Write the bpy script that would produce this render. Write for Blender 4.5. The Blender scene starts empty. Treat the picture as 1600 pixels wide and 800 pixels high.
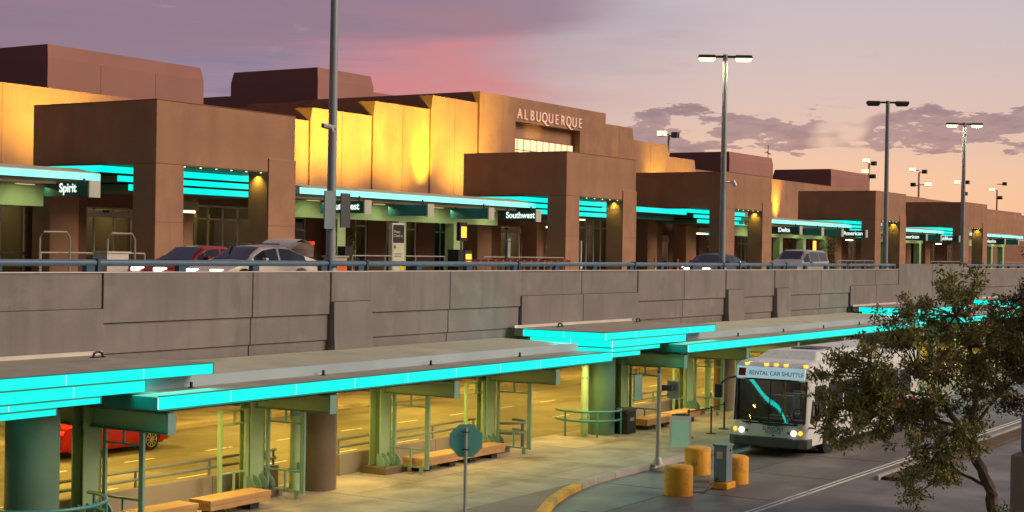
import bpy, bmesh, math, random
from mathutils import Vector, Matrix, noise
random.seed(7)
R = math.radians
scene = bpy.context.scene
COL = scene.collection

# ------------------------------------------------------------------ camera
EYE = 6.7
cam_d = bpy.data.cameras.new('camera'); cam_d.sensor_width = 36.0; cam_d.lens = 53.72
cam_d.clip_start = 0.5; cam_d.clip_end = 6000
cam = bpy.data.objects.new('camera', cam_d); COL.objects.link(cam)
cam.matrix_world = Matrix(((0.53194833, -0.00602875, -0.84675535, 0),
                           (-0.84662497, 0.01515014, -0.53197429, 0),
                           (0.0160356, 0.99986705, 0.00295501, EYE), (0, 0, 0, 1)))
scene.camera = cam

# ------------------------------------------------------------------ dusk sky
world = bpy.data.worlds.new('World'); scene.world = world; world.use_nodes = True
wn = world.node_tree.nodes; wl = world.node_tree.links; wn.clear()
def N(t, **kw):
    n = wn.new(t)
    for k, v in kw.items(): setattr(n, k, v)
    return n
def wm(op, a, b=None, c=None):
    n = N('ShaderNodeMath', operation=op)
    for i, v in enumerate((a, b, c)):
        if v is None: continue
        if isinstance(v, (int, float)): n.inputs[i].default_value = v
        else: wl.new(v, n.inputs[i])
    return n.outputs[0]
def wsmooth(v, a, b):
    n = N('ShaderNodeMapRange', interpolation_type='SMOOTHSTEP'); wl.new(v, n.inputs[0])
    n.inputs[1].default_value = a; n.inputs[2].default_value = b
    n.inputs[3].default_value = 0; n.inputs[4].default_value = 1
    return n.outputs[0]
def wmix(f, a, b):
    n = N('ShaderNodeMix', data_type='RGBA')
    if isinstance(f, (int, float)): n.inputs[0].default_value = f
    else: wl.new(f, n.inputs[0])
    for i, v in ((6, a), (7, b)):
        if isinstance(v, tuple): n.inputs[i].default_value = (*v, 1)
        else: wl.new(v, n.inputs[i])
    return n.outputs[2]
tc = N('ShaderNodeTexCoord'); sep = N('ShaderNodeSeparateXYZ'); wl.new(tc.outputs['Generated'], sep.inputs[0])
phi = wm('MULTIPLY', wm('ARCTAN2', sep.outputs[1], sep.outputs[0]), 57.2958)     # azimuth, degrees
elv = wm('MULTIPLY', wm('ARCSINE', sep.outputs[2]), 57.2958)                     # elevation, degrees
def wnoise(sx, sy, scale, detail=5, rough=0.55, seed=0.0):
    cx = N('ShaderNodeCombineXYZ'); wl.new(wm('MULTIPLY', phi, sx), cx.inputs[0]); wl.new(wm('MULTIPLY', elv, sy), cx.inputs[1])
    cx.inputs[2].default_value = seed
    n = N('ShaderNodeTexNoise'); n.inputs['Scale'].default_value = scale
    n.inputs['Detail'].default_value = detail; n.inputs['Roughness'].default_value = rough
    wl.new(cx.outputs[0], n.inputs['Vector']); return n.outputs['Fac']
ramp = N('ShaderNodeValToRGB'); wl.new(wm('DIVIDE', elv, 90), ramp.inputs[0])
cr = ramp.color_ramp
stops = [(0.0, (.76, .47, .28)), (.03, (.74, .50, .36)), (.055, (.62, .48, .44)), (.095, (.53, .475, .53)), (.2, (.34, .31, .38)), (.5, (.16, .16, .25)), (1, (.10, .11, .2))]
while len(cr.elements) < len(stops): cr.elements.new(.5)
for e, (p, c) in zip(cr.elements, stops): e.position = p; e.color = (*c, 1)
col = ramp.outputs[0]
# dusky purple bank towards the left of the view
n1 = wnoise(.06, .3, 1.0, 4, .5, 3.1)
pur = wsmooth(wm('ADD', phi, wm('MULTIPLY', wm('SUBTRACT', n1, .5), 14)), 24, 41)
col = wmix(wm('MULTIPLY', pur, .95), col, wmix(wsmooth(elv, 2, 9), (.39, .26, .34), (.195, .165, .285)))
n6 = wnoise(.10, .95, 1.0, 6, .6, 21.0)
col = wmix(wm('MULTIPLY', wm('MULTIPLY', pur, wsmooth(n6, .42, .66)), .55), col, (.47, .26, .33))
col = wmix(wm('MULTIPLY', wm('MULTIPLY', pur, wsmooth(wm('MULTIPLY', n6, -1), -.46, -.32)), .5), col, (.17, .155, .27))
# pink lit cloud with a feathered lower edge
n2 = wnoise(.1, .45, 1.2, 5, .55, 9.4)
g1 = wm('SUBTRACT', 1, wm('DIVIDE', wm('ABSOLUTE', wm('SUBTRACT', phi, 35.2)), 7.6))
g2 = wm('SUBTRACT', 1, wm('DIVIDE', wm('ABSOLUTE', wm('SUBTRACT', elv, wm('ADD', 6.3, wm('MULTIPLY', wm('SUBTRACT', 35, phi), .22)))), 3.2))
edge = wm('ADD', wm('ADD', phi, wm('MULTIPLY', wm('SUBTRACT', n2, .5), 9)), wm('MULTIPLY', wm('SUBTRACT', elv, 6.0), -.9))
pk = wm('MULTIPLY', wm('MULTIPLY', wsmooth(g1, 0.0, .75), wsmooth(wm('ADD', g2, wm('MULTIPLY', wm('SUBTRACT', n6, .5), 2.6)), -.1, 1.05)), wsmooth(edge, 28.2, 33.5))
col = wmix(wm('MULTIPLY', pk, .85), col, (.62, .21, .235))
# purple streak that thins out over the top of the pink
st = wsmooth(wm('ADD', wm('ADD', elv, wm('MULTIPLY', wm('SUBTRACT', phi, 28), .11)), wm('MULTIPLY', wm('SUBTRACT', n2, .5), 1.6)), 8.3, 9.1)
st = wm('MULTIPLY', wm('MULTIPLY', st, wsmooth(phi, 27.0, 31.5)), wsmooth(wm('MULTIPLY', elv, -1), -30, -14))
col = wmix(wm('MULTIPLY', st, .8), col, (.27, .18, .25))
# broken mauve clouds low on the right
n3 = wnoise(.36, 1.35, 1.35, 8, .58, 7.9); n4 = wnoise(.05, .2, 1.0, 2, .5, 5.2)
band = wm('SUBTRACT', 1, wm('DIVIDE', wm('ABSOLUTE', wm('SUBTRACT', elv, wm('ADD', 4.55, wm('MULTIPLY', wm('SUBTRACT', phi, 20), -.005)))), 1.3))
cl = wsmooth(wm('ADD', n3, wm('MULTIPLY', wm('MINIMUM', wm('SUBTRACT', band, .5), .25), .34)), .512, .55)
cl = wm('MULTIPLY', cl, wsmooth(wm('MULTIPLY', phi, -1), -31.0, -28.5))
cl = wm('MULTIPLY', wm('MULTIPLY', cl, wsmooth(band, 0, .25)), wsmooth(wnoise(.22, .5, 1.0, 3, .5, 2.2), .40, .50))
col = wmix(wm('MULTIPLY', cl, .92), col, wmix(wsmooth(n3, .5, .66), (.29, .225, .27), (.205, .165, .225)))
# small flecks of cloud
n5 = wnoise(.5, 1.8, 1.0, 4, .5, 12.7)
col = wmix(wm('MULTIPLY', wsmooth(n5, .66, .76), .22), col, (.45, .33, .38))
# the sky opposite the afterglow is much darker
ax = wm('ADD', wm('MULTIPLY', sep.outputs[0], .906), wm('MULTIPLY', sep.outputs[1], .423))
fall = wm('ADD', .34, wm('MULTIPLY', wsmooth(ax, -.5, .8), .66))
cs = N('ShaderNodeCombineColor'); [wl.new(fall, cs.inputs[i]) for i in range(3)]
mul = N('ShaderNodeMix', data_type='RGBA', blend_type='MULTIPLY'); mul.inputs[0].default_value = 1
wl.new(col, mul.inputs[6]); wl.new(cs.outputs[0], mul.inputs[7])
sky = N('ShaderNodeTexSky', sky_type='NISHITA'); sky.sun_disc = False
sky.sun_elevation = R(1.0); sky.sun_rotation = R(70)
bg = N('ShaderNodeBackground'); wl.new(mul.outputs[2], bg.inputs[0]); bg.inputs[1].default_value = 1.0
bg2 = N('ShaderNodeBackground'); wl.new(sky.outputs[0], bg2.inputs[0]); bg2.inputs[1].default_value = 0.01
add = N('ShaderNodeAddShader'); wl.new(bg.outputs[0], add.inputs[0]); wl.new(bg2.outputs[0], add.inputs[1])
wo = N('ShaderNodeOutputWorld'); wl.new(add.outputs[0], wo.inputs[0])

# one soft, warm key: the bright part of the dusk behind the camera
sd = bpy.data.lights.new('sun', 'SUN'); sd.energy = 3.1; sd.angle = R(35); sd.color = (1, .77, .57)
sun = bpy.data.objects.new('sun', sd); COL.objects.link(sun)
sun.rotation_euler = Vector((-0.34, 0.80, -0.50)).to_track_quat('-Z', 'Y').to_euler()
vs = scene.view_settings; vs.view_transform = 'Standard'; vs.look = 'None'; vs.exposure = 0; vs.gamma = 1; vs.use_curve_mapping = False
scene.cycles.max_bounces = 5; scene.cycles.diffuse_bounces = 3; scene.cycles.sample_clamp_indirect = 4.0

# ------------------------------------------------------------------ materials
def mat(name, c, rough=.8, metal=0, var=.12, scale=1.0, bump=.0, bscale=30, c2=None, streak=None, emit=None, es=1.0, spec=.4, stains=None, coords='Object'):
    m = bpy.data.materials.new(name); m.use_nodes = True
    nt = m.node_tree; b = nt.nodes['Principled BSDF']
    b.inputs['Roughness'].default_value = rough; b.inputs['Metallic'].default_value = metal
    b.inputs['Specular IOR Level'].default_value = spec
    tcn = nt.nodes.new('ShaderNodeTexCoord'); co = tcn.outputs[coords]
    def noi(sc, det=4, vec=(1, 1, 1)):
        mp = nt.nodes.new('ShaderNodeMapping'); mp.inputs['Scale'].default_value = vec; nt.links.new(co, mp.inputs[0])
        n = nt.nodes.new('ShaderNodeTexNoise'); n.inputs['Scale'].default_value = sc; n.inputs['Detail'].default_value = det
        nt.links.new(mp.outputs[0], n.inputs['Vector']); return n.outputs['Fac']
    def rng(v, a, b_):
        r = nt.nodes.new('ShaderNodeMapRange'); nt.links.new(v, r.inputs[0]); r.inputs[1].default_value = .3; r.inputs[2].default_value = .7
        r.inputs[3].default_value = a; r.inputs[4].default_value = b_; return r.outputs[0]
    def mixc(f, a, b_):
        x = nt.nodes.new('ShaderNodeMix'); x.data_type = 'RGBA'; nt.links.new(f, x.inputs[0])
        for i, v in ((6, a), (7, b_)):
            if isinstance(v, tuple): x.inputs[i].default_value = (*v, 1)
            else: nt.links.new(v, x.inputs[i])
        return x.outputs[2]
    ca = tuple(max(0, v * (1 - var)) for v in c); cb = tuple(min(1, v * (1 + var)) for v in c)
    outc = mixc(rng(noi(scale), 0, 1), ca, cb)
    if c2: outc = mixc(rng(noi(scale * 3.3, 6), -.6, 1.1), outc, c2)
    if streak: outc = mixc(rng(noi(1.0, 5, streak[1]), -.7, .75), outc, streak[0])
    if stains: outc = mixc(rng(noi(stains[1], 6), -1.4, 1.0), outc, stains[0])
    nt.links.new(outc, b.inputs['Base Color'])
    if bump:
        bp = nt.nodes.new('ShaderNodeBump'); bp.inputs['Strength'].default_value = bump; bp.inputs['Distance'].default_value = .02
        nt.links.new(noi(bscale, 6), bp.inputs['Height']); nt.links.new(bp.outputs[0], b.inputs['Normal'])
    if rough > .3: nt.links.new(rng(noi(scale * 2.1), rough - .08, min(1, rough + .08)), b.inputs['Roughness'])
    if emit:
        ea = tuple(v * .9 for v in emit)
        nt.links.new(mixc(rng(noi(1.3, 3), 0, 1), ea, emit), b.inputs['Emission Color']); b.inputs['Emission Strength'].default_value = es
    return m
M = {}
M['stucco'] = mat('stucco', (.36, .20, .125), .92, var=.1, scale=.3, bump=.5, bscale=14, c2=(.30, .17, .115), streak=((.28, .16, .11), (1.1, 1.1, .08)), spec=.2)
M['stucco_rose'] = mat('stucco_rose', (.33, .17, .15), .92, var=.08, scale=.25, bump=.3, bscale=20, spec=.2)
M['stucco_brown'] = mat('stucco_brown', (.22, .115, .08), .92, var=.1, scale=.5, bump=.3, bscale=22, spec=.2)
M['wall_concrete'] = mat('wall_concrete', (.205, .19, .19), .9, var=.12, scale=.5, bump=.4, bscale=18, streak=((.165, .155, .147), (2.6, 2.6, .10)), stains=((.235, .225, .215), 1.1), spec=.25)
M['side_concrete'] = mat('side_concrete', (.30, .27, .22), .75, var=.22, scale=.8, bump=.35, bscale=25, stains=((.15, .13, .11), .5), coords='Object')
M['side_dark'] = mat('side_dark', (.22, .19, .16), .85, var=.12, scale=.6, bump=.3, bscale=25)
M['joint'] = mat('joint', (.08, .075, .07), .95)
M['road'] = mat('road', (.15, .142, .135), .55, var=.25, scale=.25, bump=.3, bscale=40, streak=((.05, .048, .048), (.05, .7, .4)), stains=((.23, .215, .20), .35), spec=.5)
M['asphalt'] = mat('asphalt', (.15, .14, .125), .7, var=.15, scale=.3, bump=.3, bscale=50, streak=((.07, .065, .06), (.05, .8, .4)), stains=((.2, .19, .17), .5))
M['kerb'] = mat('kerb', (.36, .34, .31), .85, var=.15, scale=1.5, bump=.4, bscale=20)
M['kerb_yellow'] = mat('kerb_yellow', (.62, .38, .06), .8, var=.15, scale=2, bump=.4, bscale=20, stains=((.3, .24, .14), 1.6))
M['paint_white'] = mat('paint_white', (.7, .7, .66), .7, stains=((.35, .34, .32), 3))
M['rail_blue'] = mat('rail_blue', (.10, .165, .235), .42, var=.1, scale=3, metal=.2)
M['rail_post'] = mat('rail_post', (.03, .075, .13), .5)
M['pipe_grey'] = mat('pipe_grey', (.17, .21, .19), .45, metal=.3)
M['teal_rail'] = mat('teal_rail', (.05, .22, .22), .45)
M['sage'] = mat('sage', (.30, .44, .24), .55, var=.08, scale=1.5)
M['sage_light'] = mat('sage_light', (.28, .42, .21), .6, var=.08)
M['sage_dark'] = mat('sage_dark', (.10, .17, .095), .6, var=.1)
M['frame_teal'] = mat('frame_teal', (.16, .30, .26), .5, var=.08)
M['roof_metal'] = mat('roof_metal', (.48, .50, .39), .55, var=.1, scale=.4, stains=((.40, .41, .33), .7))
M['roof_riser'] = mat('roof_riser', (.34, .44, .50), .6, var=.1, scale=.5)
M['slab_top'] = mat('slab_top', (.33, .31, .265), .8, var=.12, scale=.6, stains=((.25, .24, .2), .8))
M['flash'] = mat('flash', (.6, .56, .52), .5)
M['soffit'] = mat('soffit', (.42, .36, .27), .7)
M['teal_panel'] = mat('teal_panel', (.03, .22, .20), .45, var=.12)
M['sign_green'] = mat('sign_green', (.012, .075, .06), .4)
M['end_cap'] = mat('end_cap', (.45, .46, .40), .6)
M['glow_teal'] = mat('glow_teal', (0, .10, .09), .35, emit=(0.0, .95, .80), es=1.12)
M['glow_pale'] = mat('glow_pale', (.3, .6, .5), .35, emit=(.10, .98, .84), es=1.25)
M['glow_seam'] = mat('glow_seam', (.2, .4, .4), .4, emit=(.7, 1, .95), es=1.0)
M['glow_warm'] = mat('glow_warm', (.8, .7, .5), .4, emit=(1, .80, .42), es=6)
M['glow_window'] = mat('glow_window', (.8, .7, .5), .4, emit=(1, .78, .38), es=.85)
M['glow_lamp'] = mat('glow_lamp', (.9, .8, .6), .4, emit=(1, .84, .42), es=2.3)
M['glow_letter'] = mat('glow_letter', (.8, .55, .45), .5, emit=(.95, .55, .42), es=.45)
M['glow_sign'] = mat('glow_sign', (.9, .9, .9), .5, emit=(.85, 1, .92), es=1.1)
M['glow_head'] = mat('glow_head', (.9, .9, .8), .3, emit=(1, .93, .7), es=5)
M['glow_amber'] = mat('glow_amber', (.8, .4, .05), .3, emit=(1, .45, .03), es=2.0)
M['glow_red'] = mat('glow_red', (.6, .03, .02), .3, emit=(1, .05, .02), es=.8)
M['glow_dest'] = mat('glow_dest', (.5, .6, .7), .3, emit=(.33, .50, .55), es=.75)
M['column_brown'] = mat('column_brown', (.14, .105, .07), .6, var=.15, scale=1.5, bump=.2)
M['column_glow_tint'] = mat('column_glow_tint', (.085, .17, .12), .65, var=.15, scale=1.2, bump=.2)  # teal glow of the lit canopy edges is put into this column colour
M['wood'] = mat('wood', (.42, .25, .10), .6, var=.15, scale=2, streak=((.28, .15, .055), (.8, 8, 8)))
M['black'] = mat('black', (.015, .015, .016), .5)
M['dark_metal'] = mat('dark_metal', (.06, .06, .062), .5, metal=.4)
M['pole_metal'] = mat('pole_metal', (.27, .31, .34), .45, metal=.2, var=.08)
M['galv'] = mat('galv', (.36, .34, .31), .5, metal=.35)
M['white_paint'] = mat('white_paint', (.62, .62, .60), .3, var=.04)
M['bus_white'] = mat('bus_white', (.66, .70, .68), .32, var=.05, scale=1.5)
M['bus_grey'] = mat('bus_grey', (.06, .07, .07), .55)
M['bus_green'] = mat('bus_green', (.0, .13, .08), .5)
M['car_red'] = mat('car_red', (.34, .010, .012), .22, var=.05)
M['car_white'] = mat('car_white', (.62, .58, .54), .25, var=.04)
M['car_blue'] = mat('car_blue', (.05, .07, .12), .25)
M['car_silver'] = mat('car_silver', (.45, .42, .38), .3, metal=.3)
M['tyre'] = mat('tyre', (.015, .015, .015), .85)
M['rim'] = mat('rim', (.55, .52, .45), .3, metal=.7)
M['orange'] = mat('orange', (.75, .13, .02), .6)
M['bollard'] = mat('bollard', (.80, .37, .02), .62, var=.1, scale=2, streak=((.5, .24, .05), (5, 5, .6)), stains=((.42, .22, .06), 4), bump=.2)
M['box_blue'] = mat('box_blue', (.17, .23, .27), .5, var=.1)
M['aqua_board'] = mat('aqua_board', (.42, .78, .66), .5, var=.06)
M['sign_back'] = mat('sign_back', (.16, .50, .44), .45, var=.06)
M['yellow'] = mat('yellow', (.8, .5, .04), .5)
M['paper'] = mat('paper', (.55, .56, .40), .6)
M['bark'] = mat('bark', (.14, .10, .075), .95, var=.3, scale=5, bump=.6, bscale=15)
M['beige'] = mat('beige', (.38, .31, .23), .85, var=.1, bump=.2)
M['dirt'] = mat('dirt', (.10, .07, .045), .95, var=.3, scale=3, bump=.6, bscale=9)
M['curtain'] = mat('curtain', (.7, .55, .2), .8)
M['interior'] = mat('interior', (.30, .24, .14), .8, streak=((.2, .18, .1), (1.6, .2, .2)))
M['bronze'] = mat('bronze', (.06, .055, .05), .45, metal=.6, var=.3, scale=4)

def foliage(name, cols):
    m = bpy.data.materials.new(name); m.use_nodes = True; nt = m.node_tree; b = nt.nodes['Principled BSDF']
    g = nt.nodes.new('ShaderNodeNewGeometry'); r = nt.nodes.new('ShaderNodeValToRGB')
    nt.links.new(g.outputs['Random Per Island'], r.inputs[0]); r.color_ramp.interpolation = 'CONSTANT'
    while len(r.color_ramp.elements) < len(cols): r.color_ramp.elements.new(.5)
    for i, (e, c) in enumerate(zip(r.color_ramp.elements, cols)): e.position = i / len(cols); e.color = (*c, 1)
    nt.links.new(r.outputs[0], b.inputs['Base Color']); b.inputs['Roughness'].default_value = .6
    b.inputs['Specular IOR Level'].default_value = .3
    return m
M['leaf'] = foliage('leaf', [(.30, .32, .09), (.34, .36, .09), (.19, .22, .06), (.42, .38, .12), (.22, .24, .06), (.46, .27, .21), (.18, .20, .055), (.30, .29, .08)])
M['leaf_dark'] = foliage('leaf_dark', [(.10, .105, .03), (.14, .13, .035), (.07, .08, .025), (.18, .15, .045), (.22, .14, .10)])
M['leaf_green'] = foliage('leaf_green', [(.06, .11, .02), (.09, .14, .03), (.04, .08, .02)])

def glass(name, tint, trans=.0, rough=.06):
    m = bpy.data.materials.new(name); m.use_nodes = True; nt = m.node_tree; b = nt.nodes['Principled BSDF']
    b.inputs['Base Color'].default_value = (*tint, 1); b.inputs['Roughness'].default_value = rough; b.inputs['Specular IOR Level'].default_value = .8
    if name == 'glass_bus': b.inputs['IOR'].default_value = 1.75
    if trans:
        t = nt.nodes.new('ShaderNodeBsdfTransparent'); mx = nt.nodes.new('ShaderNodeMixShader'); mx.inputs[0].default_value = trans
        nt.links.new(b.outputs[0], mx.inputs[1]); nt.links.new(t.outputs[0], mx.inputs[2]); nt.links.new(mx.outputs[0], nt.nodes['Material Output'].inputs[0])
    return m
M['glass'] = glass('glass', (.03, .035, .035), .72)
M['glass_dark'] = glass('glass_dark', (.012, .016, .02), 0)
M['glass_bus'] = glass('glass_bus', (.01, .016, .02), .5, .02)
M['glass_screen'] = glass('glass_screen', (.12, .13, .09), .8)

# ------------------------------------------------------------------ mesh helpers
class MB:
    def __init__(s): s.v = []; s.f = []
    def add(s, vs_, fs):
        o = len(s.v); s.v += [Vector(p) for p in vs_]; s.f += [tuple(i + o for i in f) for f in fs]; return s
    def box(s, x0, x1, y0, y1, z0, z1):
        return s.add([(x0, y0, z0), (x1, y0, z0), (x1, y1, z0), (x0, y1, z0), (x0, y0, z1), (x1, y0, z1), (x1, y1, z1), (x0, y1, z1)],
                     [(0, 3, 2, 1), (4, 5, 6, 7), (0, 1, 5, 4), (1, 2, 6, 5), (2, 3, 7, 6), (3, 0, 4, 7)])
    def loft(s, a, za, b, zb):   # rectangles (x0,x1,y0,y1)
        (ax0, ax1, ay0, ay1), (bx0, bx1, by0, by1) = a, b
        return s.add([(ax0, ay0, za), (ax1, ay0, za), (ax1, ay1, za), (ax0, ay1, za), (bx0, by0, zb), (bx1, by0, zb), (bx1, by1, zb), (bx0, by1, zb)],
                     [(0, 3, 2, 1), (4, 5, 6, 7), (0, 1, 5, 4), (1, 2, 6, 5), (2, 3, 7, 6), (3, 0, 4, 7)])
    def prism(s, pts, z0, z1):   # plan polygon
        n = len(pts)
        return s.add([(x, y, z0) for x, y in pts] + [(x, y, z1) for x, y in pts],
                     [tuple(range(n - 1, -1, -1)), tuple(range(n, 2 * n))] + [(i, (i + 1) % n, n + (i + 1) % n, n + i) for i in range(n)])
    def prismx(s, pts, x0, x1):  # (y,z) polygon extruded along x
        n = len(pts)
        return s.add([(x0, y, z) for y, z in pts] + [(x1, y, z) for y, z in pts],
                     [tuple(range(n - 1, -1, -1)), tuple(range(n, 2 * n))] + [(i, (i + 1) % n, n + (i + 1) % n, n + i) for i in range(n)])
    def prismy(s, pts, y0, y1):  # (x,z) polygon extruded along y
        n = len(pts)
        return s.add([(x, y0, z) for x, z in pts] + [(x, y1, z) for x, z in pts],
                     [tuple(range(n - 1, -1, -1)), tuple(range(n, 2 * n))] + [(i, (i + 1) % n, n + (i + 1) % n, n + i) for i in range(n)])
    def cyl(s, x, y, z0, z1, r, n=24, r2=None):
        r2 = r if r2 is None else r2
        a = [(x + r * math.cos(2 * math.pi * i / n), y + r * math.sin(2 * math.pi * i / n), z0) for i in range(n)]
        b = [(x + r2 * math.cos(2 * math.pi * i / n), y + r2 * math.sin(2 * math.pi * i / n), z1) for i in range(n)]
        return s.add(a + b, [tuple(range(n - 1, -1, -1)), tuple(range(n, 2 * n))] + [(i, (i + 1) % n, n + (i + 1) % n, n + i) for i in range(n)])
    def tube(s, pts, r, n=8, r2=None):
        pts = [Vector(p) for p in pts]; m = len(pts); rings = []
        for i, p in enumerate(pts):
            d = (pts[min(i + 1, m - 1)] - pts[max(i - 1, 0)]).normalized()
            up = Vector((0, 0, 1)) if abs(d.z) < .95 else Vector((1, 0, 0))
            u = d.cross(up).normalized(); w = u.cross(d)
            rr = r if r2 is None else r + (r2 - r) * i / max(1, m - 1)
            rings.append([p + rr * (math.cos(2 * math.pi * k / n) * u + math.sin(2 * math.pi * k / n) * w) for k in range(n)])
        vs_ = [q for ring in rings for q in ring]; fs = []
        for i in range(m - 1):
            for k in range(n): fs.append((i * n + k, i * n + (k + 1) % n, (i + 1) * n + (k + 1) % n, (i + 1) * n + k))
        fs += [tuple(range(n - 1, -1, -1)), tuple(range((m - 1) * n, m * n))]
        return s.add(vs_, fs)
    def disc(s, c, ax, r, t, n=20):   # disc along axis 'x' or 'y'
        c = Vector(c); d = {'x': Vector((1, 0, 0)), 'y': Vector((0, 1, 0))}[ax]
        return s.tube([c - d * t / 2, c + d * t / 2], r, n)
    def quad(s, a, b, c, d): return s.add([a, b, c, d], [(0, 1, 2, 3)])

def build(name, mb, m, parent=None, smooth=False, bev=0, normals=True):
    me = bpy.data.meshes.new(name)
    off = parent_loc(parent)
    me.from_pydata([tuple(v - off) for v in mb.v], [], mb.f)
    if normals:
        b = bmesh.new(); b.from_mesh(me); bmesh.ops.recalc_face_normals(b, faces=b.faces); b.to_mesh(b_ := me); b.free()
    me.materials.append(M[m] if isinstance(m, str) else m)
    o = bpy.data.objects.new(name, me); COL.objects.link(o)
    if parent is not None: o.parent = parent
    if smooth:
        me.polygons.foreach_set('use_smooth', [True] * len(me.polygons)); me.set_sharp_from_angle(angle=R(38))
    if bev:
        md = o.modifiers.new('Bevel', 'BEVEL'); md.width = bev; md.segments = 2; md.limit_method = 'ANGLE'
    return o
def parent_loc(p):
    v = Vector((0, 0, 0))
    while p is not None: v = v + Vector(p.location); p = p.parent
    return v
def thing(name, label, cat, loc=(0, 0, 0), group=None):
    o = bpy.data.objects.new(name, None); COL.objects.link(o); o.location = loc; o.empty_display_size = .3
    o['label'] = label; o['category'] = cat
    if group: o['group'] = group
    return o
def tag(o, label, cat, group=None):
    o['label'] = label; o['category'] = cat
    if group: o['group'] = group
    return o
def struct(name, mb, m, kind='structure', **k):
    o = build(name, mb, m, **k); o['kind'] = kind; return o
def copy_tree(o, parent=None):
    c = o.copy(); COL.objects.link(c); c.parent = parent
    for ch in list(o.children): copy_tree(ch, c)
    return c
def inst(o, loc, rz=0, label=None):
    c = copy_tree(o); c.location = loc; c.rotation_euler = (0, 0, rz)
    if label: c['label'] = label
    return c
def share(name, src, parent, off):   # a further alike piece that shares mesh data
    c = bpy.data.objects.new(name, src.data); COL.objects.link(c); c.parent = parent; c.location = off
    for md in src.modifiers:
        n = c.modifiers.new(md.name, md.type)
        if md.type == 'BEVEL': n.width = md.width; n.segments = md.segments; n.limit_method = md.limit_method
    return c
def lamp(kind, loc, energy, color, target=None, size=1.0, size_y=None, spot=60, blend=.6, soft=.2, name='lamp_light'):
    d = bpy.data.lights.new(name, kind); d.energy = energy; d.color = color
    if kind == 'AREA':
        d.size = size
        if size_y: d.shape = 'RECTANGLE'; d.size_y = size_y
    else: d.shadow_soft_size = soft
    if kind == 'SPOT': d.spot_size = R(spot); d.spot_blend = blend
    o = bpy.data.objects.new(name, d); COL.objects.link(o); o.location = loc
    if target is not None: o.rotation_euler = (Vector(target) - Vector(loc)).to_track_quat('-Z', 'Y').to_euler()
    return o
def text_part(body, size, loc, rot, m, parent, name='letters', ext=.02, sx=1.0, spacing=1.0, align='CENTER', bold=0.0):
    cu = bpy.data.curves.new(name, 'FONT'); cu.body = body; cu.size = size; cu.extrude = ext; cu.align_x = align; cu.space_character = spacing; cu.offset = bold
    t = bpy.data.objects.new('tmp', cu); COL.objects.link(t); bpy.context.view_layer.update()
    me = bpy.data.meshes.new_from_object(t); bpy.data.objects.remove(t)
    me.materials.clear(); me.materials.append(M[m])
    o = bpy.data.objects.new(name, me); COL.objects.link(o); o.parent = parent
    o.location = Vector(loc) - parent_loc(parent); o.rotation_euler = rot; o.scale = (sx, 1, 1)
    return o
FACE_S = (R(90), 0, 0)            # reads when looked at along +Y
FACE_W = (R(90), 0, R(-90))       # reads when looked at along +X

# ------------------------------------------------------------------ ground
CURB = [(20, 13.2), (24, 15.0), (27.5, 16.6), (30.5, 18.2), (33.1, 19.66), (35.08, 20.51), (36.5, 20.95), (37.76, 21.24), (39.0, 21.42), (40.2, 21.5), (60, 21.5), (90, 21.5), (140, 21.5)]
g = MB(); g.quad((-300, -200, -.03), (2500, -200, -.03), (2500, 2500, -.03), (-300, 2500, -.03)); struct('ground', g, 'dirt')
g = MB(); g.box(-40, 400, 7.2, 28.4, -.3, -.004); struct('lower_road', g, 'road')
g = MB(); g.box(-40, 400, 28.35, 40.0, -.3, 0.0); struct('arrivals_road', g, 'asphalt')
g = MB(); g.prism([(x_, y_ + .08) for x_, y_ in CURB] + [(140, 27.9), (20, 27.9)], -.2, .12); struct('sidewalk', g, 'joint')
sw = bpy.data.objects['sidewalk']
# paving slabs with recessed joints
def clip_curb(x0, x1, y0, y1):
    def cy(x):
        for (a, b), (c, d) in zip(CURB, CURB[1:]):
            if a <= x <= c: return b + (d - b) * (x - a) / (c - a)
        return 21.5
    xs = [x0] + [c[0] for c in CURB if x0 < c[0] < x1] + [x1]
    low = [(x, max(y0, cy(x) + .285)) for x in xs]
    if min(p[1] for p in low) >= y1 - .05: return None
    low = [(x, min(y, y1 - .001)) for x, y in low]
    return low + [(x1, y1), (x0, y1)]
gap = .012
x = 20.0; k = 0
while x < 110:
    w = 3.05
    for j, (y0, y1) in enumerate([(16.0, 18.6), (18.6, 21.5), (21.5, 22.9), (22.9, 25.2), (25.2, 27.85)]):
        pts = clip_curb(x + gap, x + w - gap, y0 + gap, y1 - gap)
        if pts is None: continue
        mb = MB(); mb.prism(pts, .1, .15 + random.uniform(-.002, .002))
        build('paving_slab', mb, 'side_dark' if j < 2 else 'side_concrete', sw)
    x += w
# kerb pieces following the curve
def curb_pieces(pts, z0, z1, wd, name, ms):
    for i, ((ax_, ay), (bx, by)) in enumerate(zip(pts, pts[1:])):
        L = math.hypot(bx - ax_, by - ay); n = max(1, round(L / 3.0))
        for q in range(n):
            if ax_ > 100: continue
            t0, t1 = q / n, (q + 1) / n
            p = Vector((ax_ + (bx - ax_) * t0, ay + (by - ay) * t0, 0)); r_ = Vector((ax_ + (bx - ax_) * t1, ay + (by - ay) * t1, 0))
            d = (r_ - p).normalized(); nn = Vector((-d.y, d.x, 0)) * wd; s_ = d * .01
            mb = MB(); mb.prism([((p + s_).x, (p + s_).y), ((r_ - s_).x, (r_ - s_).y), ((r_ - s_ + nn).x, (r_ - s_ + nn).y), ((p + s_ + nn).x, (p + s_ + nn).y)], z0, z1)
            build(name, mb, ms(p.x), sw, bev=.02)
curb_pieces(CURB, -.05, .165, .27, 'kerbstone', lambda X: 'kerb_yellow' if X < 37.6 else 'kerb')
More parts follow.
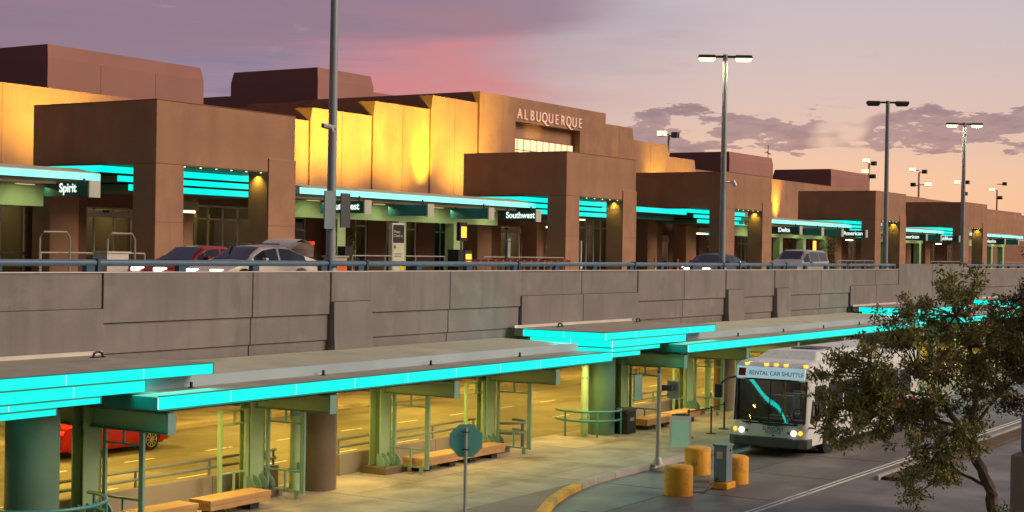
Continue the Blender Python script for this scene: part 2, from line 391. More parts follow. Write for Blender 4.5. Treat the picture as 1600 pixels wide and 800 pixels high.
# traffic island kerb and planting strip beyond the bus lane
g = MB(); g.box(45.0, 140, 14.25, 14.98, -.2, .10); struct('median', g, 'dirt', bev=.05)
g = MB(); g.box(44.8, 140, 15.0, 15.15, -.2, .14); o = build('kerbstone', g, 'kerb', bpy.data.objects['median'], bev=.03)
g = MB(); g.box(20, 400, 39.98, 46.5, -.2, .15); struct('arrivals_sidewalk', g, 'side_concrete')
# painted lines
g = MB()
for y in (31.5, 35.1):
    xx = 18.0
    while xx < 120: g.box(xx + (1.4 if y > 33 else 0), xx + (1.4 if y > 33 else 0) + 1.25, y - .05, y + .05, -.01, .004); xx += 3.55
struct('lane_markings', g, 'paint_white')
g = MB()
g.box(30, 140, 15.72, 15.80, -.01, .002); g.box(30, 140, 15.92, 15.98, -.01, .002)
struct('edge_lines', g, 'paint_white')
g = MB()
for xx in (34.5, 39.2, 44.0, 48.9, 53.6, 58.4): g.box(xx, xx + .02, 16.0, 21.3 if xx > 38 else 19.6, -.01, .0015)
g.box(33, 90, 18.9, 18.92, -.01, .0012)
struct('road_joints', g, 'joint')

# ------------------------------------------------------------------ upper roadway deck and parapet wall
deck = MB(); deck.box(-20, 330, 29.45, 39.0, 4.35, 5.3); struct('upper_road', deck, 'asphalt')
deck = MB(); deck.box(-20, 330, 39.0, 47.4, 4.35, 5.45); struct('departures_sidewalk', deck, 'side_concrete')
pw = thing('parapet_wall', 'long pale brown concrete parapet wall of stepped panels below the blue rail', 'wall', (24, 29.2, 3.2))
def wallpanel(x0, x1, kind, top=6.0):
    a, b = x0 + .018, x1 - .018
    def piece(y, z0, z1, n='wall_panel'):
        mb = MB(); mb.box(a, b, y, 29.42, z0, z1); build(n, mb, 'wall_concrete', pw, bev=.015)
    if kind == 'A': piece(29.0, 4.735, top); piece(29.07, 3.955, 4.727); piece(29.13, 3.0, 3.947)
    elif kind == 'B': piece(29.03, 5.105, top); piece(28.95, 3.0, 5.098)
    elif kind == 'P':
        piece(28.97, 5.105, top)
        mb = MB(); mb.prismx([(28.86, 5.098), (29.42, 5.098), (29.42, 3.0), (28.80, 3.0), (28.80, 3.6), (28.84, 4.1)], a, b); build('wall_panel', mb, 'wall_concrete', pw, bev=.015)
    else: piece(29.0, 3.0, top)
for x0, x1, k_ in [(6, 16.5, 'B'), (16.5, 26.95, 'B'), (26.95, 32.5, 'A'), (32.5, 35.95, 'A'), (35.95, 37.88, 'P'), (37.88, 42.3, 'A'), (42.3, 46.8, 'A'), (46.8, 51.3, 'B'), (51.3, 55.95, 'B'), (55.95, 60.3, 'A'), (60.3, 64.65, 'A'),
                   (64.65, 66.5, 'P'), (66.5, 70.45, 'A'), (70.45, 72.3, 'P'), (72.3, 76.8, 'A'), (76.8, 81.2, 'A'), (81.2, 85.5, 'B'), (85.5, 89.7, 'B'), (103.3, 109, 'B'), (109, 122, 'A'), (122, 140, 'A'), (140, 170, 'A'), (170, 230, 'A')]:
    wallpanel(x0, x1, k_)
for x0, x1 in ((89.7, 96.4), (96.4, 103.3)): wallpanel(x0, x1, 'C', 6.33)
mb = MB(); mb.box(6, 230, 29.2, 29.40, 3.0, 5.99); build('wall_core', mb, 'joint', pw)
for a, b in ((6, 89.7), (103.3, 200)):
    mb = MB(); mb.box(a, b, 28.99, 29.44, 6.001, 6.025); build('coping_light_line', mb, 'flash', pw)  # thin pale strip: bright headlight line along the wall top put into its colour

def rail(x0, x1, posts, label):
    t = thing('guard_rail', label, 'railing', (x0, 29.2, 6.0), 'blue pipe rails on top of the parapet wall')
    for a, b in zip([x0] + [c for c in COLLARS if x0 < c < x1], [c for c in COLLARS if x0 < c < x1] + [x1]):
        mb = MB(); mb.tube([(a + .05, 29.2, 6.25), (b - .05, 29.2, 6.25)], .085, 14); build('rail_pipe', mb, 'rail_blue', t, smooth=True)
    for c in COLLARS:
        if x0 < c < x1:
            mb = MB(); mb.box(c - .05, c + .05, 29.09, 29.31, 6.0, 6.36); build('rail_post', mb, 'rail_post', t, bev=.02)
    pm = None
    for p in posts:
        if pm is None:
            mb = MB(); mb.box(p - .14, p + .14, 29.12, 29.28, 6.0, 6.18); pm = build('rail_post', mb, 'rail_post', t, bev=.01); p0 = p
        else: share('rail_post', pm, t, (p - p0, 0, 0))
COLLARS = [26.9, 36.05, 37.9, 46.85, 55.9, 64.7, 66.5, 70.45, 72.3, 81.2]
rail(6.0, 89.5, [23.8, 26.65, 29.85, 32.76, 35.8, 37.6, 40.66, 43.6, 46.6, 49.57, 52.5, 55.6, 58.4, 61.5, 64.45, 67.8, 70.2, 72.0, 75, 78, 81, 84, 87, 89.3], 'blue pipe guard rail on short posts along the long stretch of parapet wall')
rail(103.5, 200, [103.8, 107, 110, 113, 116, 119, 122, 126, 130, 135, 140, 150], 'blue pipe guard rail beyond the raised stretch of parapet, behind the tree')

# ------------------------------------------------------------------ lower canopies
def lit_strip(root, x0, x1, y, z0, z1, step, m='glow_teal', axis='x'):
    n = max(1, round((x1 - x0) / step)); w = (x1 - x0) / n
    for i in range(n):
        mb = MB(); a, b = x0 + i * w + .012, x0 + (i + 1) * w - .012
        if axis == 'x': mb.box(a, b, y, y + .03, z0, z1)
        else: mb.box(y, y + .03, a, b, z0, z1)
        build('lit_panel', mb, m, root)
    mb = MB()
    if axis == 'x': mb.box(x0, x1, y + .008, y + .028, z0 + .002, z1 - .002)
    else: mb.box(y + .008, y + .028, x0, x1, z0 + .002, z1 - .002)
    build('panel_backing', mb, 'glow_seam', root)
def low_canopy(x0, x1, label):
    t = thing('platform_canopy', label, 'canopy', ((x0 + x1) / 2, 26.6, 3.1), 'long low canopies over the shuttle platform')
    F = 24.4
    mb = MB(); mb.box(x0 + .05, x1, F + .04, 25.75, 3.09, 3.36); build('roof', mb, 'slab_top', t)
    mb = MB(); mb.box(x0 + .05, x1, 25.75, 25.80, 3.09, 3.62); build('roof_riser', mb, 'roof_riser', t)
    mb = MB(); mb.prismx([(25.80, 3.15), (28.9, 3.15), (28.9, 3.66), (25.80, 3.60)], x0 + .05, x1); build('roof', mb, 'roof_metal', t)
    mb = MB(); mb.box(x0, x1, F - .012, F + .02, 3.365, 3.395); mb.box(x0, x1, F - .012, F + .02, 3.06, 3.09); build('fascia_trim', mb, 'teal_panel', t)
    lit_strip(t, x0, x1, F, 3.095, 3.36, 2.3)
    mb = MB(); mb.box(x0, x0 + .045, F + .06, 28.9, 3.07, 3.36); build('end_panel', mb, 'teal_panel', t)
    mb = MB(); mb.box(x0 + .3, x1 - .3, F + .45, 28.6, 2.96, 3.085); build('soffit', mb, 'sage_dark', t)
    n3_ = max(1, round((x1 - x0) / 7))
    for i in range(n3_):
        X = x0 + (x1 - x0) * (i + .5) / n3_; lamp('AREA', (X, F - .04, 3.2), 42, (0, 1, .82), (X, F - 3, 1.2), size=(x1 - x0) / n3_, size_y=.25, name='teal_fill_light')
    n = int((x1 - x0) / 5)
    for i in range(n):
        X = x0 + 2.2 + i * 4.9
        mb = MB(); mb.cyl(X, 25.55, 3.36, 3.50, .035, 8); mb.box(X - .05, X + .05, 25.5, 25.6, 3.36, 3.38)
        build('roof_light', mb, 'black', t)
    return t
low_canopy(24.33, 45.28, 'low canopy with cyan lit edge above the two nearest bench shelters')
low_canopy(51.17, 80.4, 'low canopy with cyan lit edge above the white bus')
low_canopy(86.5, 103.0, 'short low canopy with cyan lit edge half hidden by the tree')
low_canopy(109.0, 135.0, 'farthest low canopy with cyan lit edge behind the right hand tree')
def raised_canopy(xa, tiers, w, label):
    # tiers: (x0, x1, z0, z1)
    F = 25.1
    t = thing('raised_canopy', label, 'canopy', (xa + w / 2, 27, 3.0), 'raised stepped canopies with glowing cyan tiers')
    for i, (x0, x1, z0, z1) in enumerate(tiers):
        yb = 28.85
        f = F + .0 * i
        mb = MB(); mb.box(x0 + .03, x1 - .03, f + .03, yb, z0, z1 - .01 if i else z1 + .008); build('roof' if i == 0 else 'tier', mb, 'slab_top' if i == 0 else 'teal_panel', t)
        lit_strip(t, x0, x1, f, z0 + .012, z1 - .02, 2.2)
        lit_strip(t, f + .03, yb - .4, x0, z0 + .012, z1 - .02, 2.2, axis='y')
        mb = MB(); mb.box(x0 - .012, x1 + .012, f - .012, f + .02, z1 - .018, z1 + .012); mb.box(x0 - .012, x0 + .02, f, yb, z1 - .018, z1 + .012)
        mb.box(x1 - .01, x1 + .025, f - .006, f + .05, z0, z1)
        build('trim', mb, 'teal_panel', t)
        mb = MB(); mb.box(x1 - .03, x1, f + .05, yb, z0 + .01, z1 - .02); build('end_panel', mb, 'teal_panel', t)
    x0, x1, z0, z1 = tiers[0]
    lamp('AREA', ((x0 + x1) / 2, F - .05, 3.6), 60, (0, 1, .82), ((x0 + x1) / 2, F - 3, 1.6), size=x1 - x0, size_y=.6, name='teal_fill_light')
    lamp('AREA', (x0 - .05, 27, 3.85), 45, (0, 1, .82), (x0 - 3, 27.6, 3.3), size=3.4, size_y=.3, name='teal_fill_light')
    lamp('AREA', (tiers[1][1] + .05, 27, 3.6), 26, (0, 1, .82), (x1 + 2, 27.6, 3.4), size=3.4, size_y=.2, name='teal_fill_light')  # added teal lamp at the unlit right end, for glow on roof and wall
    lamp('POINT', (tiers[-1][1] - 1.0, 25.4, 2.9), 12, (0, 1, .72), soft=.3, name='teal_fill_light')
    mb = MB(); mb.box(x0, x1, 28.80, 28.93, z1, z1 + .10); build('flashing', mb, 'flash', t)
    for X in (x0 + 2.0, x1 - .55 - .25) if w > 5 else (x0 + .5,):
        mb = MB(); mb.tube([(X - .16, 28.1, z1), (X - .12, 28.1, z1 + .12), (X, 28.1, z1 + .15), (X + .12, 28.1, z1 + .12), (X + .16, 28.1, z1)], .03, 6); mb.box(X - .2, X + .2, 28.04, 28.16, z1, z1 + .03)
        build('lifting_handle', mb, 'black', t)
raised_canopy(17.9, [(17.9, 26.78, 3.70, 3.965), (18.4, 24.62, 3.42, 3.695), (18.4, 23.3, 3.26, 3.415), (18.4, 22.08, 3.10, 3.255)], 8.9, 'raised stepped cyan canopy at the left edge beside the big green lit column')
raised_canopy(46.1, [(46.1, 55.05, 3.70, 3.965), (46.6, 52.4, 3.42, 3.695), (46.6, 50.2, 3.26, 3.415), (46.6, 48.65, 3.08, 3.255)], 8.9, 'raised stepped cyan canopy in the middle over the railed green lit column')
raised_canopy(81.2, [(81.2, 90.1, 3.70, 3.965), (81.7, 87.5, 3.42, 3.695), (81.7, 84.9, 3.26, 3.415)], 8.9, 'raised stepped cyan canopy partly hidden behind the nearer tree crown')
raised_canopy(104, [(104, 112.8, 3.70, 3.965), (104.5, 110.5, 3.42, 3.695)], 8.8, 'farthest raised cyan canopy showing between the two tree crowns')

# round columns
def round_column(x, y, r, m, label, pipe=None):
    t = thing('round_column', label, 'column', (x, y, .15), 'round concrete columns under the canopies')
    mb = MB(); mb.cyl(x, y, .1, 3.1, r, 40); build('shaft', mb, m, t, smooth=True)
    if pipe:
        px_, py_ = pipe
        mb = MB(); mb.cyl(px_, py_, .15, 3.05, .14, 14); build('downpipe', mb, 'sage', t, smooth=True)
        mb = MB(); mb.cyl(px_, py_ - .16, .75, .95, .06, 8); mb.cyl(px_, py_, .7, .8, .17, 12); mb.cyl(px_, py_, 2.2, 2.28, .16, 12); build('pipe_clamp', mb, 'frame_teal', t, smooth=True)
    return t
round_column(22.75, 26.6, .58, 'column_glow_tint', 'thick round concrete column at the left edge lit green and tan')
round_column(32.5, 26.55, .50, 'column_brown', 'dark brown round column between the first and second shelters', (31.75, 26.75))
round_column(48.6, 26.6, .48, 'column_glow_tint', 'green lit round column ringed by a curved rail in the middle', (47.6, 26.75))
round_column(59.3, 26.6, .44, 'column_brown', 'brown round column just left of the bus front', (58.3, 26.9))
round_column(76.5, 26.6, .48, 'column_glow_tint', 'round column behind the bus, hidden largely by the tree')
# curved guard rails around columns
def ring_rail(cx, cy, r, a0, a1, posts, label, m='teal_rail'):
    t = thing('curved_rail', label, 'railing', (cx, cy, .15), 'curved two bar rails on the platform')
    for z in (1.05, .72):
        n = 22; mb = MB(); mb.tube([(cx + r * math.cos(R(a0 + (a1 - a0) * i / n)), cy + r * math.sin(R(a0 + (a1 - a0) * i / n)), z) for i in range(n + 1)], .042, 8)
        build('rail_pipe', mb, m, t, smooth=True)
    for a in posts:
        mb = MB(); mb.cyl(cx + r * math.cos(R(a)), cy + r * math.sin(R(a)), .15, 1.05, .035, 8); build('post', mb, m, t, smooth=True)
ring_rail(48.35, 27.0, 1.18, 120, 302, [165, 225, 300], 'curved two bar rail wrapped around the middle green lit column')
ring_rail(22.9, 26.7, 1.55, 150, 360, [190, 250, 310, 352], 'curved blue rail around the thick column at the left edge')
ring_rail(43.0, 27.05, .62, 180, 380, [265, 345], 'small curved rail end beside the glazed screen of the second shelter', 'rail_blue')

# inner low wall with two pipe rails
def low_wall(x0, x1, label):
    t = thing('low_wall', label, 'wall', (x0, 27.7, 0), 'low concrete walls with pipe rails beside the inner road')
    n = max(1, round((x1 - x0) / 2.3)); w = (x1 - x0) / n
    for i in range(n):
        mb = MB(); mb.box(x0 + i * w + .01, x0 + (i + 1) * w - .01, 27.6, 27.85, 0, .75); build('wall_panel', mb, 'side_dark', t, bev=.015)
    for z in (1.17, .95):
        mb = MB(); mb.tube([(x0, 27.72, z), (x1, 27.72, z)], .04, 8); build('rail_pipe', mb, 'pipe_grey', t, smooth=True)
    for i in range(n + 1):
        X = min(max(x0 + i * w, x0 + .1), x1 - .1); mb = MB(); mb.cyl(X, 27.72, .75, 1.17, .035, 8); build('post', mb, 'pipe_grey', t, smooth=True)
low_wall(24.3, 32.1, 'low wall with two pipe rails behind the nearest shelter')
low_wall(34.75, 42.0, 'low wall with two pipe rails behind the second shelter')
low_wall(49.6, 57.6, 'low wall with two pipe rails behind the third shelter')
low_wall(62.0, 80, 'low wall with pipe rails beyond the bus')
low_wall(15.0, 22.0, 'low wall with pipe rails left of the thick column')

# shelters (built at the origin, x 0..5.75)
def make_shelter():
    t = thing('bench_shelter', 'green steel shelter with open framed screens and dark beams, nearest to the camera', 'shelter', (0, 0, 0), 'green steel shelters along the platform')
    for X in (0, 5.7):
        mb = MB(); mb.box(X - .02, X + .02, 27.03, 27.37, .35, 3.0); c = build('steel_column', mb, 'sage_dark', t)
        for yy in (27.0, 27.37):
            mb = MB(); mb.box(X - .27, X + .27, yy, yy + .035, .35, 3.0); build('flange', mb, 'sage', c)
        mb = MB(); mb.box(X - .55, X + .5, 26.55, 27.5, .13, .35); build('plinth', mb, 'column_brown', t, bev=.02)
        for k_ in range(4):
            fx_ = X - .42 + k_ * .26
            mb = MB(); mb.prismx([(26.995, .35), (26.74, .35), (26.70, .46), (26.76, .58), (26.86, .68), (26.995, .74)], fx_ - .012, fx_ + .012); build('fin_plate', mb, 'frame_teal', t)
        mb = MB(); mb.box(X - .02, X + .02, 24.52, 28.6, 2.50, 2.96); b = build('beam', mb, 'sage', t)
        mb = MB(); mb.box(X - .12, X + .12, 24.52, 28.6, 2.94, 2.97); mb.box(X - .12, X + .12, 24.52, 28.6, 2.49, 2.52); build('flange', mb, 'sage_dark', b)
        mb = MB(); mb.box(X - .13, X + .13, 24.49, 24.52, 2.49, 2.97); build('end_plate', mb, 'frame_teal', b)
        # framed screen along Y in front of the column
        xs = X + .30
        s = MB()
        for y, w_ in ((26.92, .05), (25.72, .07)): s.box(xs - .035, xs + .035, y - w_, y + w_, .30, 2.5)
        for z in (.34, .86, 2.12, 2.46): s.box(xs - .025, xs + .025, 25.74, 26.9, z - .025, z + .025)
        s.box(xs - .02, xs + .02, 26.28, 26.34, 2.12, 2.46); s.box(xs - .02, xs + .02, 26.28, 26.34, .34, .86)
        f_ = build('screen_frame', s, 'frame_teal', t, bev=.006)
        for yy in (26.55, 25.85):
            s = MB(); s.box(xs - .03, xs + .03, yy, yy + .12, .15, .33); build('screen_foot', s, 'frame_teal', f_)
    # screen along X behind the benches, left of the second column
    s = MB()
    for x_ in (4.35, 5.35): s.box(x_ - .06, x_ + .06, 27.05, 27.13, .25, 2.5)
    for z in (.86, 2.12, 2.46): s.box(4.35, 5.4, 27.07, 27.12, z - .025, z + .025)
    s.box(4.86, 4.92, 27.07, 27.12, 2.12, 2.46); s.box(4.86, 4.92, 27.07, 27.12, .25, .86)
    build('screen_frame', s, 'sage_light', t, bev=.006)
    return t
sh = make_shelter()
spots = [(24.85, None), (36.15, 'green steel shelter behind the octagonal sign, with a glazed right hand screen'), (51.15, 'green steel shelter behind the aqua folding board'), (62.3, 'green steel shelter hidden behind the bus'), (77.2, 'green steel shelter seen through gaps in the tree'), (90.5, 'farthest green steel shelter, beyond the tree')]
for i, (X, lb) in enumerate(spots):
    if i == 0: s1 = sh; sh.location = (X, 0, 0)
    else:
        s2 = inst(sh, (X, 0, 0), 0, lb)
        if i == 1:
            mb = MB(); mb.box(X + 5.99, X + 6.01, 25.78, 26.88, .38, 2.44); build('screen_glass', mb, 'glass_screen', s2)
mbp = MB()
# benches
def bench(x0, x1, y0, y1, label):
    t = thing('wooden_bench', label, 'bench', ((x0 + x1) / 2, (y0 + y1) / 2, .15), 'low wooden benches in the shelters')
    for k_ in range(2):
        mb = MB(); mb.box(x0 + .02 * k_, x1 - .02 * k_, y0 + .015 * k_, y1 - .015 * k_, .58 - .13 * (k_ + 1), .575 - .13 * k_); build('timber', mb, 'wood', t, bev=.01)
    for X in (x0 + .3, x1 - .65):
        mb = MB(); mb.box(X, X + .32, y0 + .12, y1 - .12, .15, .33); build('leg', mb, 'black', t)
bench(24.7, 26.95, 25.65, 26.3, 'left bench of the nearest shelter, cut by the bottom of the frame')
bench(27.3, 29.5, 25.6, 26.3, 'right bench of the nearest shelter, beside the dark round column')
bench(36.6, 38.85, 26.0, 26.7, 'wooden bench left of the octagonal sign')
bench(39.0, 41.2, 26.0, 26.7, 'wooden bench right of the octagonal sign')
bench(50.5, 52.7, 25.7, 26.45, 'wooden bench beside the black waste bin')
bench(52.9, 55.1, 25.7, 26.45, 'wooden bench behind the thin grey sign pole')

# bin, board on column, A-frame board, stanchions
t = thing('waste_bin', 'black waste bin between the railed green lit column and a bench', 'bin', (49.35, 26.0, .15))
mb = MB(); mb.box(49.0, 49.7, 25.75, 26.3, .15, .98); build('body', mb, 'black', t, bev=.03)
mb = MB(); mb.box(48.98, 49.72, 25.73, 26.32, .98, 1.06); build('lid', mb, 'dark_metal', t, bev=.02)
mb = MB(); mb.box(49.2, 49.5, 25.735, 25.745, .62, .74); build('label_plate', mb, 'galv', t)
t = thing('hanging_board', 'green notice board hung beside the middle round column', 'notice board', (50.0, 25.9, 1.5))
mb = MB(); mb.box(49.75, 50.35, 25.86, 25.92, 1.3, 2.25); build('board', mb, 'frame_teal', t, bev=.01)
mb = MB(); mb.tube([(49.9, 25.9, 2.25), (49.9, 25.9, 2.5)], .015, 6); mb.tube([(50.2, 25.9, 2.25), (50.2, 25.9, 2.5)], .015, 6); build('hanger', mb, 'dark_metal', t)
t = thing('folding_board', 'blank aqua folding sign board standing at the kerb', 'sandwich board', (46.6, 22.3, .15))
d = Vector((.46, -.89, 0)); nrm = Vector((.89, .46, 0)); c0 = Vector((46.25, 22.3, .15))
def slab(t_, c, u_, a0, a1, z0, z1, lean, th, name, m):
    mb = MB(); pts = []
    for z in (z0, z1):
        for s_, o_ in ((a0, 0), (a1, 0), (a1, th), (a0, th)):
            pts.append(c + u_ * s_ + nrm * (o_ + lean * z) + Vector((0, 0, z)))
    mb.add(pts, [(0, 3, 2, 1), (4, 5, 6, 7), (0, 1, 5, 4), (1, 2, 6, 5), (2, 3, 7, 6), (3, 0, 4, 7)]); build(name, mb, m, t_)
slab(t, c0, d, -.36, .36, 0, 1.12, .22, .03, 'leaf', 'flash')
slab(t, c0 + nrm * .55, d, -.36, .36, 0, 1.12, -.22, .03, 'leaf', 'aqua_board')
slab(t, c0 - nrm * .006, d, -.29, .29, .1, 1.0, .22, .004, 'poster', 'aqua_board')
slab(t, c0 + nrm * .02, d, -.17, .17, 1.08, 1.2, .22, .05, 'handle', 'sign_green')
slab(t, c0 + nrm * .01, d, -.28, -.18, 1.05, 1.17, .22, .05, 'clip', 'black')
slab(t, c0 + nrm * .01, d, .18, .28, 1.05, 1.17, .22, .05, 'clip', 'black')
SP = [(49.6, 23.6), (51.3, 23.5), (53.0, 23.75)]
LB = ['black queue post nearest the folding board', 'middle black queue post left of the bus', 'black queue post beside the bus mirror']
for i, (X, Y) in enumerate(SP):
    t = thing('queue_post', LB[i], 'queue barrier', (X, Y, .15), 'black belt barrier posts')
    mb = MB(); mb.cyl(X, Y, .15, .175, .19, 20); build('base', mb, 'black', t, smooth=True)
    mb = MB(); mb.cyl(X, Y, .17, 1.13, .032, 10); mb.cyl(X, Y, 1.08, 1.16, .045, 10); build('pole', mb, 'black', t, smooth=True)
    if i < 2:
        a, b = SP[i], SP[i + 1]
        mb = MB(); mb.add([(a[0], a[1], 1.06), (b[0], b[1], 1.06), (b[0], b[1], 1.11), (a[0], a[1], 1.11)], [(0, 1, 2, 3)]); mb.add([(a[0], a[1] + .01, 1.06), (b[0], b[1] + .01, 1.06), (b[0], b[1] + .01, 1.11), (a[0], a[1] + .01, 1.11)], [(0, 1, 2, 3)])
        build('belt', mb, 'black', t, normals=False)

# ------------------------------------------------------------------ plaza objects
def bollard(x, y, r, h, label):
    o = MB(); n = 36; prof = [(r * 1.01, 0), (r, .05), (r, h - .06), (r - .02, h - .02), (r - .06, h)]
    vs_, fs = [], []
    for rr, z in prof:
        for k_ in range(n): a = 2 * math.pi * k_ / n; vs_.append((x + rr * math.cos(a), y + rr * math.sin(a), z))
    for j in range(len(prof) - 1):
        for k_ in range(n): fs.append((j * n + k_, j * n + (k_ + 1) % n, (j + 1) * n + (k_ + 1) % n, (j + 1) * n + k_))
    fs.append(tuple(range((len(prof) - 1) * n, len(prof) * n)))
    o.add(vs_, fs); ob = build('bollard', o, 'bollard', smooth=True); return tag(ob, label, 'bollard', 'fat yellow concrete bollards')
bollard(38.55, 18.62, .40, .82, 'yellow bollard nearest the camera, left of the ticket box')
bollard(42.6, 19.95, .40, .82, 'yellow bollard below the folding board, behind the other two')
bollard(41.6, 18.25, .38, .80, 'yellow bollard half hidden behind the grey ticket box')
t = thing('ticket_box', 'grey blue card reader box on a yellow plinth among the bollards', 'ticket machine', (40.4, 18.15, 0))
mb = MB(); mb.box(40.1, 40.75, 17.85, 18.42, 0, .2); build('plinth', mb, 'bollard', t, bev=.04)
mb = MB(); mb.box(40.2, 40.62, 17.92, 18.32, .2, 1.22); build('cabinet', mb, 'box_blue', t, bev=.02)
mb = MB(); mb.box(40.17, 40.65, 17.89, 18.35, 1.22, 1.27); build('lid', mb, 'box_blue', t, bev=.01)
mb = MB(); mb.box(40.185, 40.2, 18.04, 18.22, .87, 1.07); build('label_plate', mb, 'paper', t)
mb = MB(); mb.disc((40.45, 17.915, 1.1), 'y', .035, .03, 12); build('lock', mb, 'black', t)
mb = MB(); mb.tube([(38.9, 18.35, .07), (39.3, 18.2, .03), (39.75, 18.3, .03), (40.0, 18.25, .12), (40.2, 18.2, .3)], .025, 6)
tag(build('cable', mb, 'black', smooth=True), 'black cable looping from the nearest yellow bollard to the ticket box', 'cable')
t = thing('sign_pole', 'thin tapered grey pole with a small plate, standing at the kerb by the yellow bollards', 'pole', (42.7, 21.35, .15))
mb = MB(); mb.cyl(42.7, 21.35, .15, 3.0, .085, 16, .06); build('pole', mb, 'galv', t, smooth=True)
mb = MB(); mb.cyl(42.7, 21.35, .15, .38, .2, 16, .10); build('base', mb, 'galv', t, smooth=True)
mb = MB(); mb.cyl(42.7, 21.35, 3.0, 3.1, .07, 12, .03); build('cap', mb, 'dark_metal', t, smooth=True)
mb = MB(); mb.box(42.78, 42.95, 20.95, 21.3, 2.45, 2.62); build('bracket', mb, 'dark_metal', t)
mb = MB(); mb.box(42.98, 43.0, 20.8, 21.2, 2.2, 2.75); build('plate', mb, 'galv', t)
t = thing('octagonal_sign', 'back of an octagonal sign on a thin pole in front of a shelter bench', 'road sign', (30.75, 20.55, .15))
def octo(c, r, th, m, name, dx=0):
    v1 = Vector((.53, -.85, 0)).normalized(); v2 = Vector((0, 0, 1)); nn = Vector((-.85, -.53, 0)).normalized()
    vs_ = []
    for s_ in (0, th):
        for k_ in range(8):
            a = R(22.5 + 45 * k_); vs_.append(Vector(c) + v1 * r * math.cos(a) + v2 * r * math.sin(a) + nn * (s_ + dx))
    mb_ = MB(); mb_.add(vs_, [tuple(range(7, -1, -1)), tuple(range(8, 16))] + [(k_, (k_ + 1) % 8, 8 + (k_ + 1) % 8, 8 + k_) for k_ in range(8)])
    build(name, mb_, m, t)
octo((30.75, 20.55, 2.10), .43, .012, 'sign_back', 'plate', -.045)
mb = MB(); mb.box(30.72, 30.78, 20.52, 20.58, .15, 2.42); build('post', mb, 'galv', t)
mb = MB(); mb.box(30.68, 30.82, 20.49, 20.61, 2.3, 2.33); mb.box(30.68, 30.82, 20.49, 20.61, 1.88, 1.91); build('bracket', mb, 'dark_metal', t)
t = thing('concrete_pier', 'tan concrete pier at the right edge of the picture', 'pier', (26.0, 6.2, 0))
mb = MB(); mb.box(25.6, 26.4, 5.5, 6.37, 0, 3.5); build('shaft', mb, 'beige', t, bev=.04)
t = thing('control_cabinet', 'rounded pale blue cabinet on top of the tan pier at the right edge', 'cabinet', (26, 6.2, 3.5))
mb = MB(); mb.box(25.72, 26.2, 5.6, 6.25, 3.5, 4.18); build('cabinet', mb, 'box_blue', t, bev=.08)

